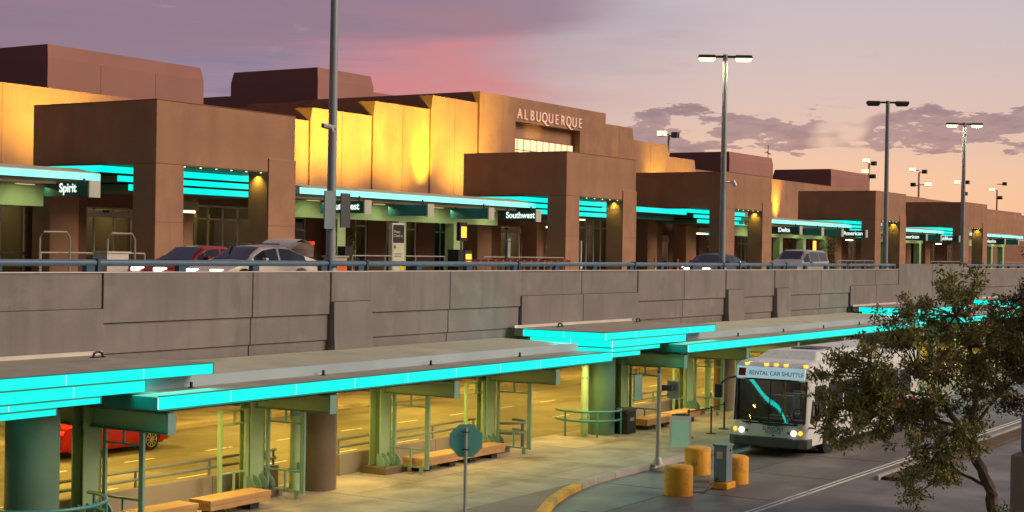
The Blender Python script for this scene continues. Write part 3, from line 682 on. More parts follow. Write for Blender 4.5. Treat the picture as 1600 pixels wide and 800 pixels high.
# ------------------------------------------------------------------ vehicles
def smoothstep(a, b, x_):
    u_ = min(1, max(0, (x_ - a) / (b - a))); return u_ * u_ * (3 - 2 * u_)
def make_car(name, label, paint, L=4.6, W=1.82, H=1.44, style='sedan', belt=.92, hatch=False):
    # nose towards -x, centred on x=0
    t = thing(name, label, 'car', (0, 0, 0))
    h = L / 2; wr = .34 if style != 'van' else .36; ax = (-h + .92, h - .98)
    if style == 'sedan': roof = [(-h, .52), (-h + .12, .66), (-h + .5, .78), (-h + 1.25, .94), (-h + 1.95, H - .06), (-h + 2.35, H), (-h + 2.95, H - .01), (-h + 3.5, H - .16), (h - .5, 1.04), (h - .12, .98), (h, .72)]
    elif style == 'hatch': roof = [(-h, .5), (-h + .1, .66), (-h + .45, .80), (-h + 1.15, .95), (-h + 1.9, H - .08), (-h + 2.4, H), (-h + 3.1, H - .03), (h - .55, H - .34), (h - .15, 1.02), (h - .05, .8), (h, .6)]
    else: roof = [(-h, .6), (-h + .06, .9), (-h + .55, 1.12), (-h + .95, 1.2), (-h + 1.6, H - .12), (-h + 1.95, H - .01), (0, H), (h - .5, H - .03), (h - .18, H - .12), (h - .02, 1.1), (h, .7)]
    def top(x_):
        for (a, b), (c, d_) in zip(roof, roof[1:]):
            if a <= x_ <= c:
                u_ = (x_ - a) / (c - a); return b + (d_ - b) * u_
        return roof[-1][1]
    def beltz(x_): return min(belt + .04 * (x_ / h), top(x_) - .03)
    def hw(x_):
        e = abs(x_) / h; return W / 2 * (1 - .14 * max(0, (e - .72) / .28) ** 2)
    def zb(x_):
        z = .20 + (.06 if abs(x_) > h - .25 else 0)
        for a in ax:
            d_ = abs(x_ - a)
            if d_ < wr + .05: z = max(z, .34 + math.sqrt(max(0, (wr + .05) ** 2 - d_ ** 2)))
        return z
    xs = sorted(set([round(-h + L * i / 44, 4) for i in range(45)] + [r_[0] for r_ in roof] + [a + s_ * (wr + .05) * c_ for a in ax for s_ in (-1, 1) for c_ in (1, .97, .85, .6, .3)]))
    def section(x_, k_=1.0):
        tz, bz, w_, b0 = top(x_), beltz(x_), hw(x_), zb(x_)
        cab = smoothstep(.02, .28, tz - bz); rw = w_ * (1 - .24 * cab)
        bz = max(bz, b0 + .03)
        return [(0, b0), (w_ * .9, b0), (w_ * .985, b0 + (bz - b0) * .25), (w_, b0 + (bz - b0) * .55), (w_ * .965, bz), (w_ * .965 + (rw - w_ * .965) * .85, bz + (tz - bz) * .86), (rw * .86, tz - .012), (0, tz + .012)]
    mb = MB(); vs_ = []
    for x_ in xs:
        s_ = section(x_); ring = [(x_, y, z) for y, z in s_] + [(x_, -y, z) for y, z in s_[-2:0:-1]]; vs_ += ring
    n = 14; fs = []
    for i in range(len(xs) - 1):
        for k_ in range(n): fs.append((i * n + k_, i * n + (k_ + 1) % n, (i + 1) * n + (k_ + 1) % n, (i + 1) * n + k_))
    fs += [tuple(range(n)), tuple(range((len(xs) - 1) * n, len(xs) * n))]
    mb.add(vs_, fs); build('body', mb, paint, t, smooth=True)
    # glazing follows the cabin, a little proud of it
    def pt(x_, side, u_):   # between belt and roof edge
        s_ = section(x_); a, b = s_[4], s_[5]; y = a[0] + (b[0] - a[0]) * u_; z = a[1] + (b[1] - a[1]) * u_
        return (x_, side * (y + .012), z)
    cabx = [x_ for x_ in xs if top(x_) - beltz(x_) > .16]
    c0_, c1_ = cabx[0], cabx[-1]
    mid = -h + 2.55 if style != 'van' else .1
    cuts = [(c0_, mid - .05), (mid + .05, c1_ - .12)] if style != 'van' else [(c0_, -.7), (-.6, .75), (.85, h - .35)]
    for side in (-1, 1):
        for a, b in cuts:
            m2 = MB(); q = 12; vv = []
            for i in range(q + 1):
                x_ = a + (b - a) * i / q; vv += [pt(x_, side, .08), pt(x_, side, .96)]
            m2.add(vv, [(2 * i, 2 * i + 2, 2 * i + 3, 2 * i + 1) for i in range(q)]); build('side_window', m2, 'glass_dark', t, smooth=True)
    def screen(a, b, nm):
        m2 = MB(); q = 8; vv = []
        for i in range(q + 1):
            x_ = a + (b - a) * i / q; s_ = section(x_); w_ = s_[6][0] * .98
            for v_ in (-1, -.5, 0, .5, 1): vv.append((x_, w_ * v_, top(x_) + .02 + .012 * (1 - abs(v_))))
        m2.add(vv, [(5 * i + k_, 5 * i + k_ + 1, 5 * i + 5 + k_ + 1, 5 * i + 5 + k_) for i in range(q) for k_ in range(4)]); build(nm, m2, 'glass_dark', t, smooth=True)
    if style == 'van': screen(-h + 1.0, -h + 1.6, 'windscreen')
    else: screen(-h + 1.28, -h + 1.93, 'windscreen'); screen((h - 1.05), (h - .55), 'rear_window') if not hatch else None
    # wheels
    for a in ax:
        for side in (-1, 1):
            y = side * (W / 2 - .10)
            m2 = MB(); m2.disc((a, y, .34), 'y', .34, .21, 28); w_ = build('wheel', m2, 'tyre', t, smooth=True)
            m2 = MB(); m2.disc((a, y + side * .1, .34), 'y', .235, .02, 24); build('rim_well', m2, 'black', w_, smooth=True)
            m2 = MB()
            for k_ in range(10):
                an = 2 * math.pi * k_ / 10; dx_, dz_ = math.cos(an), math.sin(an)
                m2.tube([(a + dx_ * .04, y + side * .118, .34 + dz_ * .04), (a + dx_ * .225, y + side * .118, .34 + dz_ * .225)], .016, 5)
            m2.tube([(a + .228 * math.cos(2 * math.pi * k_ / 24), y + side * .115, .34 + .228 * math.sin(2 * math.pi * k_ / 24)) for k_ in range(25)], .014, 5)
            m2.disc((a, y + side * .118, .34), 'y', .045, .03, 12); build('rim', m2, 'rim', w_)
            m2 = MB(); m2.disc((a, side * (W / 2 - .26), .40), 'y', wr + .06, .3, 20); build('wheel_arch', m2, 'black', t)
    for side in (-1, 1):
        m2 = MB(); m2.box(-h + .06, -h + .34, side * (W / 2 - .42) - .16, side * (W / 2 - .42) + .16 + 0, .62, .74); build('headlight', m2, 'glow_head', t, bev=.02)
        m2 = MB(); m2.box(h - .22, h - .01, side * (W / 2 - .36) - .18, side * (W / 2 - .36) + .18, .78, .9); build('tail_light', m2, 'glow_red', t, bev=.02)
        m2 = MB(); x_ = -h + 1.75; m2.box(x_, x_ + .12, side * (W / 2 + .02) - .1, side * (W / 2 + .02) + .1, .97, 1.09); build('wing_mirror', m2, paint, t, bev=.03)
    m2 = MB(); m2.box(-h - .01, -h + .03, -.5, .5, .34, .46); build('grille', m2, 'black', t)
    return t
car = make_car('parked_car', 'red coupe with bright ten spoke wheels on the inner road at left', 'car_red', 4.5, 1.82, 1.36, 'sedan', .86)
car.location = (34.85, 37.5, 0); car.rotation_euler = (0, 0, math.pi)
car = make_car('parked_car', 'white hatchback with its tailgate open on the upper road behind the rail', 'car_white', 4.5, 1.8, 1.47, 'hatch', .95, hatch=True)
car.location = (35.35, 31.6, 5.3)
car2 = make_car('parked_car', 'dark red car half hidden behind the white hatchback on the upper road', 'car_red', 4.4, 1.8, 1.42, 'sedan', .9)
car2.location = (36.0, 34.6, 5.3)
mb = MB()   # raised tailgate
vs_ = []
for i in range(7):
    u_ = i / 6; x_ = 1.0 + 1.15 * u_; z = 1.42 + .34 * math.sin(u_ * 2.6) - .16 * u_
    for v_ in (-.66, -.33, 0, .33, .66): vs_.append((x_, v_, z + .04 * (1 - abs(v_ / .66))))
vt = [(v[0], v[1], v[2] - .09) for v in vs_]
q = 5
fs = [(q * i + k_, q * i + k_ + 1, q * (i + 1) + k_ + 1, q * (i + 1) + k_) for i in range(6) for k_ in range(4)]
mb.add(vs_, fs); mb.add(vt, fs); mb.add(vs_[-5:] + [(2.2, v_, 1.12) for v_ in (-.6, -.3, 0, .3, .6)], [(k_, k_ + 1, k_ + 6, k_ + 5) for k_ in range(4)])
o = build('tailgate', mb, 'car_white', None, smooth=True); o.parent = car
mb = MB(); mb.box(2.1, 2.22, -.62, -.3, 1.5, 1.62); mb.box(2.1, 2.22, .3, .62, 1.5, 1.62); o = build('tail_light', mb, 'glow_red', None); o.parent = car
mb = MB(); mb.box(-.55, .55, -.62, -.56, 1.49, 1.53); mb.box(-.55, .55, .56, .62, 1.49, 1.53); o = build('roof_rack', mb, 'dark_metal', None); o.parent = car
car = make_car('passing_car', 'dark blue sedan passing behind the lit middle light pole', 'car_blue', 4.8, 1.85, 1.46, 'sedan', .93)
car.location = (71.4, 32.6, 5.3)
car = make_car('passing_van', 'cream minivan behind the rail in front of the canopies', 'car_silver', 5.1, 1.95, 1.78, 'van', 1.05)
car.location = (83.9, 33.0, 5.3); car['category'] = 'van'
car = make_car('parked_car', 'red sedan just right of the lit middle light pole, beyond the blue sedan', 'car_red', 4.6, 1.82, 1.42, 'sedan', .9)
car.location = (78.5, 36.2, 5.3)

# bus
def make_bus():
    x0, x1, y0, y1 = 48.0, 60.2, 18.55, 21.3
    t = thing('shuttle_bus', 'white rental car shuttle bus with headlights on, front towards the camera', 'bus', (54, 19.8, 0))
    # shell in plan-rounded sections stacked by height; the front leans back
    def ring(z, lean, r=.28, ins=0):
        pts = []; a0, a1, b0, b1 = x0 + lean + ins, x1 - ins, y0 + ins, y1 - ins
        for cx, cy, s_ in ((a0 + r, b0 + r, 180), (a1 - r, b0 + r, 270), (a1 - r, b1 - r, 0), (a0 + r, b1 - r, 90)):
            for k_ in range(5): an = R(s_ + 90 * k_ / 4); pts.append((cx + r * math.cos(an), cy + r * math.sin(an), z))
        return pts
    levels = [(.36, 0, 0), (.9, .0, 0), (1.12, .03, 0), (2.5, .20, .0), (2.95, .27, .02), (3.08, .40, .08), (3.15, .65, .22)]
    vs_ = []; n = 20
    for z, l, i_ in levels: vs_ += ring(z, l, .28, i_)
    fs = [(j * n + k_, j * n + (k_ + 1) % n, (j + 1) * n + (k_ + 1) % n, (j + 1) * n + k_) for j in range(len(levels) - 1) for k_ in range(n)]
    # drop the windscreen opening faces (front, levels 1.25..2.5) and side window openings stay solid
    keep = []
    for f in fs:
        c = sum((Vector(vs_[i]) for i in f), Vector()) / 4
        if c.x < x0 + .35 and 1.12 < c.z < 2.5 and y0 + .12 < c.y < y1 - .12: continue
        keep.append(f)
    keep.append(tuple(range((len(levels) - 1) * n, len(levels) * n)))
    mb = MB(); mb.add(vs_, keep); build('body', mb, 'bus_white', t, smooth=True)
    # panel from sill to windscreen bottom is body; windscreen (two panes)
    for a, b in ((y0 + .14, 19.88), (19.92, y1 - .14)):
        mb = MB(); q = 16; vv = []
        for i in range(q + 1):
            y = a + (b - a) * i / q; cur = .10 * (abs(y - 19.8) / 1.16) ** 3
            vv += [(x0 + .02 + cur, y, 1.08), (x0 + .105 + cur, y, 1.8), (x0 + .19 + cur, y, 2.52)]
        mb.add(vv, [(3 * i + k_, 3 * i + 3 + k_, 3 * i + 4 + k_, 3 * i + 1 + k_) for i in range(q) for k_ in range(2)]); build('windscreen', mb, 'glass_bus', t, smooth=True)
    mb = MB(); mb.tube([(x0 + .01, 19.9, 1.08), (x0 + .10, 19.9, 1.8), (x0 + .18, 19.9, 2.52)], .02, 6); build('windscreen_bar', mb, 'black', t)
    mb = MB(); mb.tube([(x0 + .10, y0 + .13, 1.1), (x0 + .01, 19.0, 1.07), (x0 + .01, 20.7, 1.07), (x0 + .10, y1 - .13, 1.1), (x0 + .27, y1 - .12, 2.52), (x0 + .18, 20.6, 2.53), (x0 + .18, 19.2, 2.53), (x0 + .27, y0 + .12, 2.52), (x0 + .10, y0 + .13, 1.1)], .03, 6); build('windscreen_seal', mb, 'black', t)
    # destination sign
    mb = MB(); mb.add([(x0 + .17, y0 + .17, 2.55), (x0 + .17, y1 - .17, 2.55), (x0 + .235, y1 - .17, 2.94), (x0 + .235, y0 + .17, 2.94), (x0 + .3, y0 + .17, 2.55), (x0 + .3, y1 - .17, 2.55), (x0 + .34, y1 - .17, 2.94), (x0 + .34, y0 + .17, 2.94)],
                      [(0, 1, 2, 3), (4, 7, 6, 5), (0, 3, 7, 4), (1, 5, 6, 2), (3, 2, 6, 7), (0, 4, 5, 1)])
    ds = build('destination_sign', mb, 'glow_dest', t)
    text_part('RENTAL CAR SHUTTLE', .20, (x0 + .165, 19.72, 2.67), (R(81), 0, R(-90)), 'bus_grey', ds, 'sign_text', .004, .95, 1.0)
    mb = MB(); mb.add([(x0 + .155, y1 - .22, 2.62), (x0 + .155, y1 - .48, 2.62), (x0 + .205, y1 - .48, 2.88), (x0 + .205, y1 - .22, 2.88)], [(0, 1, 2, 3)]); build('sign_emblem', mb, 'car_red', ds)
    # marker lights
    for y in (18.75, 19.45, 19.8, 20.15, 20.85):
        mb = MB(); mb.box(x0 + .30, x0 + .44, y - .06, y + .06, 2.99, 3.06); build('marker_light', mb, 'glow_amber', t, bev=.01)
    # headlights
    for s_, ys in ((1, y1 - .34), (-1, y0 + .34)):
        mb = MB(); mb.disc((x0 - .005, ys - s_ * .10, .80), 'x', .085, .05, 16); build('headlight', mb, 'glow_head', t, smooth=True)
        mb = MB(); mb.disc((x0 + .0, ys + s_ * .13, .82), 'x', .07, .05, 14); build('indicator', mb, 'glow_amber', t, smooth=True)
        mb = MB(); mb.disc((x0 - .002, ys - s_ * .28, .80), 'x', .05, .04, 12); build('fog_lamp', mb, 'bus_grey', t, smooth=True)
    # bumper
    mb = MB(); mb.prism([(x0 - .14, y0 + .25), (x0 - .14, y1 - .25), (x0 + .05, y1 + .03), (x0 + .5, y1 + .03), (x0 + .5, y0 - .03), (x0 + .05, y0 - .03)], .30, .62); build('bumper', mb, 'bus_grey', t, bev=.04)
    # wipers
    for ya, yb in ((20.2, 20.9), (18.95, 19.2)):
        mb = MB(); mb.tube([(x0 - .02, ya, 1.12), (x0 - .03, (ya + yb) / 2, 1.26), (x0 - .0, yb, 1.48)], .018, 6); mb.cyl(x0 - .01, ya, 1.05, 1.15, .05, 8); build('wiper', mb, 'black', t)
    text_part('10', .20, (x0 - .015, 20.62, .98), FACE_W, 'black', t, 'fleet_number', .004, 1.15)
    # green winged emblem with lettering
    mb = MB(); c = 19.72
    mb.add([(x0 - .012, c + .5, 1.03), (x0 - .012, c + .12, .98), (x0 - .012, c, 1.0), (x0 - .012, c - .12, .98), (x0 - .012, c - .5, 1.03), (x0 - .012, c - .1, 1.05), (x0 - .012, c, 1.065), (x0 - .012, c + .1, 1.05)], [(0, 1, 7), (1, 2, 6, 7), (2, 3, 5, 6), (3, 4, 5)])
    mb.box(x0 - .014, x0 - .004, c - .04, c + .04, .66, .71); build('emblem', mb, 'bus_green', t, normals=False)
    text_part('SUNPORT', .17, (x0 - .02, c, .85), FACE_W, 'bus_green', t, 'emblem_text', .003, 1.0)
    text_part('SHUTTLE', .14, (x0 - .02, c, .74), FACE_W, 'bus_green', t, 'emblem_text', .003, 1.0)
    # side windows + driver window + door lines
    mb = MB(); mb.add([(x0 + .30, y0 - .008, 1.15), (x0 + .62, y0 - .008, 1.05), (x0 + .62, y0 - .008, 1.9), (x0 + .50, y0 - .008, 1.9)], [(0, 1, 2, 3)]); build('side_window', mb, 'glass_dark', t)
    mb = MB(); mb.box(x0 + .72, x0 + 1.75, y0 - .012, y0 + .01, 1.25, 2.35); build('driver_window', mb, 'glass_dark', t, bev=.01)
    xx = x0 + 2.0
    while xx < x1 - 1.2:
        mb = MB(); mb.box(xx, xx + 1.42, y0 - .012, y0 + .01, 1.35, 2.4); build('side_window', mb, 'glass_dark', t, bev=.01); xx += 1.52
    mb = MB(); mb.box(x0 + 5.5, x1 - .3, y0 - .008, y0 + .01, .80, 1.2); build('side_stripe', mb, 'car_red', t)
    mb = MB(); mb.box(x0 + .35, x0 + 1.55, y0 - .006, y0 + .01, .40, .86); build('skirt_panel', mb, 'bus_white', t, bev=.01)
    # wheels
    for X in (x0 + 2.05, x1 - 2.6):
        for y, s_ in ((y0 + .12, -1), (y1 - .12, 1)):
            mb = MB(); mb.disc((X, y, .48), 'y', .48, .28, 28); w_ = build('wheel', mb, 'tyre', t, smooth=True)
            mb = MB(); mb.disc((X, y + s_ * .13, .48), 'y', .27, .04, 20); build('rim', mb, 'rim', w_, smooth=True)
            mb = MB(); mb.disc((X, y + s_ * .16, .48), 'y', .1, .06, 12); build('hub', mb, 'dark_metal', w_, smooth=True)
        mb = MB(); mb.disc((X, y0 + .1, .5), 'y', .58, .215, 28); build('wheel_arch', mb, 'black', t)
    mb = MB(); mb.box(x0 + .5, x1 - .4, y0 + .2, y1 - .2, .22, .38); build('chassis', mb, 'black', t)
    # roof pod
    mb = MB(); mb.loft((x0 + 1.4, x1 - 1.0, y0 + .25, y1 - .25), 3.1, (x0 + 2.1, x1 - 1.4, y0 + .5, y1 - .5), 3.42); build('roof_pod', mb, 'bus_white', t, bev=.05)
    mb = MB(); mb.box(x0 + 3.2, x0 + 4.6, y0 + .9, y1 - .9, 3.40, 3.46); build('roof_vent', mb, 'bus_grey', t)
    # mirrors
    mb = MB(); mb.tube([(x0 + .35, y1 - .05, 2.55), (x0 - .05, y1 + .12, 2.5), (x0 - .28, y1 + .28, 2.28)], .035, 8); build('mirror_arm', mb, 'black', t, smooth=True)
    mb = MB(); mb.box(x0 - .38, x0 - .22, y1 + .17, y1 + .42, 1.85, 2.32); build('mirror', mb, 'black', t, bev=.04)
    mb = MB(); mb.tube([(x0 + .25, y0, 1.0), (x0 + .15, y0 - .25, 1.0), (x0 + .1, y0 - .32, 1.3)], .03, 8); build('mirror_arm', mb, 'black', t, smooth=True)
    mb = MB(); mb.box(x0 + .05, x0 + .2, y0 - .42, y0 - .22, 1.25, 1.8); build('mirror', mb, 'black', t, bev=.04)
    # interior glimpses: dashboard, seat, grab poles
    mb = MB(); mb.box(x0 + .25, x0 + .8, y0 + .2, y1 - .2, .9, 1.2); build('dashboard', mb, 'bus_grey', t, bev=.04)
    mb = MB(); mb.box(x0 + 1.5, x0 + 1.75, 18.8, 19.4, 1.0, 2.0); mb.box(x0 + 1.1, x0 + 1.7, 18.8, 19.4, .9, 1.1); build('driver_seat', mb, 'interior', t, bev=.05)
    mb = MB()
    for y in (19.3, 19.6, 20.2):
        mb.tube([(x0 + 2.2, y, .5), (x0 + 2.2, y, 2.8)], .025, 6)
    mb.tube([(x0 + 2.2, 18.8, 1.4), (x0 + 2.2, 19.6, 1.4)], .025, 6); mb.tube([(x0 + 1.6, 18.9, 1.9), (x0 + 1.9, 19.4, 2.3)], .03, 6); build('grab_pole', mb, 'yellow', t, smooth=True)
    mb = MB(); mb.tube([(x0 + .8 + .02 * math.sin(a), 19.1 + .24 * math.cos(R(a * 18)), 1.35 + .2 * math.sin(R(a * 18))) for a in range(21)], .02, 6); build('steering_wheel', mb, 'black', t, smooth=True)
    mb = MB(); mb.box(x0 + 2.4, x0 + 6, 19.7, 20.0, 2.78, 2.82); build('interior_lamp', mb, 'glow_warm', t)
    lamp('AREA', (x0 + 3.0, 19.8, 2.7), 14, (1, .9, .65), (x0 + 2.0, 19.8, 0), size=1.5, name='cabin_light')
    for sx_ in (3.2, 4.2, 5.2):
        for sy_ in (19.1, 20.7):
            mb = MB(); mb.box(x0 + sx_, x0 + sx_ + .12, sy_ - .4, sy_ + .4, .9, 1.75); mb.box(x0 + sx_ - .4, x0 + sx_, sy_ - .4, sy_ + .4, .9, 1.05); build('seat', mb, 'box_blue', t, bev=.03)
    mb = MB(); mb.box(x0 + .6, x1 - .2, y1 - .1, y1 - .06, .6, 2.8); mb.box(x0 + .6, x1 - .2, y0 + .06, y0 + .1, .6, 1.3); build('lining', mb, 'bus_grey', t)
    return t
make_bus()

# ------------------------------------------------------------------ light poles
def light_pole(x, y, lit, label, cam_=None, signs=False):
    t = thing('light_pole', label, 'street lamp', (x, y, 6.0), 'tall twin head light poles behind the parapet')
    mb = MB(); mb.tube([(x, y, 4.0), (x, y, 16.0)], .16, 16, .11); build('pole', mb, 'pole_metal', t, smooth=True)
    mb = MB(); mb.cyl(x, y, 5.95, 6.25, .24, 16, .18); build('base', mb, 'pole_metal', t, smooth=True)
    for s_ in (-1, 1):
        dx, dy = .532 * s_, -.847 * s_
        mb = MB(); mb.tube([(x, y, 15.9), (x + dx * .5, y + dy * .5, 15.9)], .06, 8); a_ = build('arm', mb, 'dark_metal', t)
        u_ = Vector((dx, dy, 0)); v_ = Vector((-dy, dx, 0)); c = Vector((x, y, 15.88)) + u_ * .85
        mb = MB(); vv = []
        for z, w_, l_ in ((-.05, .16, .42), (.10, .13, .38)):
            for a, b in ((-1, -1), (1, -1), (1, 1), (-1, 1)): vv.append(c + u_ * a * l_ + v_ * b * w_ + Vector((0, 0, z)))
        mb.add(vv, [(0, 3, 2, 1), (4, 5, 6, 7), (0, 1, 5, 4), (1, 2, 6, 5), (2, 3, 7, 6), (3, 0, 4, 7)])
        h_ = build('lamp_head', mb, 'dark_metal', t, bev=.03)
        mb = MB(); vv = []
        for z, k_ in ((-.05, 1.1), (-.20, .85)):
            for a, b in ((-1, -1), (1, -1), (1, 1), (-1, 1)): vv.append(c + u_ * a * .36 * k_ + v_ * b * .14 * k_ + Vector((0, 0, z)))
        mb.add(vv, [(0, 3, 2, 1), (4, 5, 6, 7), (0, 1, 5, 4), (1, 2, 6, 5), (2, 3, 7, 6), (3, 0, 4, 7)])
        build('lens', mb, 'glow_lamp' if lit else 'dark_metal', h_, bev=.02)
        if lit:
            l_ = lamp('AREA', (0, 0, 0), 260, (1, .82, .5), size=.6, name='pole_lamp'); l_.location = c + Vector((0, 0, -.16))
    if signs:
        mb = MB(); mb.box(x - .56, x - .06, y - .2, y - .16, 7.3, 8.45); build('sign_panel', mb, 'box_blue', t)
        mb = MB(); mb.box(x + .10, x + .55, y - .3, y - .26, 7.35, 8.4); build('sign_panel', mb, 'bus_grey', t)
    if cam_:
        z = cam_
        mb = MB(); mb.tube([(x, y, z - .15), (x - .10, y - .1, z - .12), (x - .13, y - .08, z)], .04, 8); mb.tube([(x + .02, y - .12, z), (x - .26, y + .14, z + .05)], .085, 10); c_ = build('security_camera', mb, 'white_paint', t, smooth=True)
        mb = MB(); mb.tube([(x - .24, y + .12, z + .047), (x - .31, y + .185, z + .06)], .07, 10); build('camera_lens', mb, 'black', c_, smooth=True)
light_pole(36.55, 29.5, False, 'nearest grey light pole with a white security camera, rising past the picture top', cam_=10.38, signs=True)
light_pole(65.3, 29.5, True, 'tall light pole with both lamps lit, right of the middle', cam_=None)
light_pole(88.6, 29.5, False, 'tall light pole with both lamps dark')
light_pole(104.8, 29.5, True, 'tall lit light pole farthest to the right along the parapet')
t = [o for o in COL.objects if o.name.startswith('light_pole')][1]
mb = MB(); mb.tube([(65.3, 29.4, 10.1), (65.5, 29.1, 10.05)], .04, 8); mb.tube([(65.5, 29.1, 10.15), (65.55, 29.0, 9.9)], .1, 10); build('security_camera', mb, 'white_paint', t, smooth=True)

def mast(px_x, Y, ztop, label, heads):
    t = thing('flood_light_mast', label, 'floodlight', (px_x, Y, 20), 'distant apron floodlight masts')
    mb = MB(); mb.tube([(px_x, Y, 0), (px_x, Y, ztop)], .45, 8, .28); build('mast', mb, 'galv', t, smooth=True)
    for dx, dz, on in heads:
        ux, uy = .532 * dx, -.847 * dx
        mb = MB(); mb.tube([(px_x, Y, ztop + dz), (px_x + ux, Y + uy, ztop + dz)], .15, 6); mb.box(px_x + ux - .7, px_x + ux + .7, Y + uy - .7, Y + uy + .7, ztop + dz - .4, ztop + dz + .8); h_ = build('lamp_head', mb, 'dark_metal', t)
        if on:
            mb = MB(); mb.box(px_x + ux - 1.0, px_x + ux - .7, Y + uy - .6, Y + uy + .6, ztop + dz - .3, ztop + dz + .7); mb.box(px_x + ux - .6, px_x + ux + .6, Y + uy - 1.0, Y + uy - .7, ztop + dz - .3, ztop + dz + .7); build('lens', mb, 'glow_lamp', h_)
mast(302.8, 150, 33, 'distant floodlight mast just right of the main building', [(-1.6, 0, 1), (1.4, -.3, 0)])
mast(434.6, 150, 34.2, 'distant floodlight mast left of the unlit light pole', [(-1.0, 0.6, 1), (1.4, -.2, 0), (-1.2, -2.5, 1), (1.2, -4, 0)])
mast(482.3, 150, 33.9, 'distant floodlight mast between the two right hand poles', [(-2.2, .8, 1), (1.8, 0.2, 0), (-1.8, -4, 0), (2.8, -3.8, 1)])
mast(531.0, 150, 33.0, 'distant floodlight mast seen directly behind the lit right hand pole', [(-1.8, 0, 1), (1.8, 0, 0), (1.2, -4, 0)])
mast(577.2, 150, 32.4, 'rightmost distant floodlight mast', [(-2.0, 0, 1), (2.8, 2.2, 0), (1.2, -3, 0)])

# ------------------------------------------------------------------ terminal building
tb = thing('terminal_building', 'long brown stucco airport terminal with stepped roofline and lit facade', 'building', (80, 52, 5.45))
F = 52.0
def wl_(x0, x1, z1, name='upper_wall', m='stucco', y=F, z0=9.2, bev=.04):
    mb = MB(); mb.box(x0, x1, y, 66, z0, z1); return build(name, mb, m, tb, bev=bev)
Z0, Z1, Z2, Z3, Z4 = 13.42, 14.12, 14.95, 15.78, 16.49
# stepped bays rising to the centre; battered shed roofs behind each lower parapet
def bay(x0, x1, zp, z, y, yb=66):   # zp: height of the lower neighbour on the left; the exposed corner above it is chamfered
    mb = MB(); mb.box(x0, x1, y, yb, 9.2, zp)
    mb.add([(x0, y, zp), (x1, y, zp), (x1, yb, zp), (x0, yb, zp), (x0, y + .95, z), (x0 + .16, y, z), (x1, y, z), (x1, yb, z), (x0, yb, z)],
           [(0, 3, 8, 4), (0, 4, 5), (0, 5, 6, 1), (1, 6, 7, 2), (2, 7, 8, 3), (4, 8, 7, 6, 5)])
    build('facade_bay', mb, 'stucco', tb)
mb = MB(); mb.box(10, 62.45, F, 66, 9.2, Z0); build('facade_bay', mb, 'stucco', tb)
bay(62.45, 67.75, Z0, Z1, F - .1)
bay(67.75, 73.15, Z1, Z2, F - .2)
bay(73.15, 78.05, Z2, Z3, F - .3)
for x_, y_, z_ in ((42.6, F, Z0), (57.5, F, Z0), (65.1, F - .1, Z1), (70.5, F - .2, Z2), (75.6, F - .3, Z3), (96.4, F - .3, Z3), (101.6, F - .2, Z2), (107, F - .1, Z1), (131, F, Z0)):
    mb = MB(); mb.box(x_, x_ + .035, y_ - .006, y_ + .02, 9.2, z_); build('wall_joint', mb, 'stucco_brown', tb)
# main block around the window niche
for (a, b, c, d_) in ((78.15, 82.3, 9.2, Z4), (90.6, 94.2, 9.2, Z4), (82.3, 90.6, 14.99, Z4), (82.3, 90.6, 9.2, 13.05)):
    mb = MB(); mb.box(a, b, F - .4, 52.2, c, d_); build('upper_wall', mb, 'stucco', tb)
mb = MB(); mb.box(78.15, 94.2, 52.2, 66, 9.2, Z4); build('upper_wall', mb, 'stucco', tb)
mb = MB(); mb.add([(78.14, F - .4, Z3), (78.14, F + .6, Z4), (78.14, F - .4, Z4), (78.0, F + .2, Z3 + .3)], [(0, 3, 1, 2), (0, 2, 1), (0, 1, 3)])
for x0, x1, z, y in ((94.2, 98.7, Z3, F - .3), (98.7, 104.7, Z2, F - .2), (104.7, 109.6, Z1, F - .1), (109.6, 170, Z0, F)):
    mb = MB(); mb.loft((x0 - .1, x1, y, 66), 9.2, (x0 - .1, x1, y, 66), z - .9); mb.loft((x0 - .1, x1, y, 66), z - .9, (x0 - .1, x1 - .25, y, 66), z); build('facade_bay', mb, 'stucco', tb)
mb = MB(); mb.box(98.9, 103.2, 54, 64, 14.5, 15.35); build('roof_block', mb, 'stucco_rose', tb, bev=.05)
# windows in the niche
nw = 10; w0, w1 = 82.45, 90.45; ww = (w1 - w0) / nw
mb = MB(); mb.box(82.3, 90.6, 52.1, 52.19, 13.05, 14.02)
wf = build('window_frame', mb, 'stucco_brown', tb)
for i in range(nw):
    a = w0 + i * ww; mb = MB(); mb.box(a + .09, a + ww - .09, 52.03, 52.1, 13.12 + .16, 13.95); build('window', mb, 'glow_window', wf)
    mb = MB(); mb.box(a + .09, a + ww - .09, 52.03, 52.1, 13.06, 13.22); build('window', mb, 'glow_window', wf)
for i_, ch in enumerate('ALBUQUERQUE'):
    text_part(ch, .96, (82.62 + i_ * .785 + (.0 if i_ else .05), F - .47, 15.17), FACE_S, 'glow_letter', tb, 'letter', .04, .94, bold=-.014)
for X in (85.76, 88.9):
    lsw = MB(); lsw.tube([(X - .02, F - .47, 15.26), (X + .16, F - .47, 15.06), (X + .42, F - .47, 14.98), (X + .62, F - .47, 15.06)], .034, 6, .018); build('letter_swash', lsw, 'glow_letter', tb)

lamp('SPOT', (85.2, 49.6, 12.0), 500, (1, .72, .15), (85.4, 52.3, 14.35), spot=44, blend=1, soft=.3, name='facade_light')
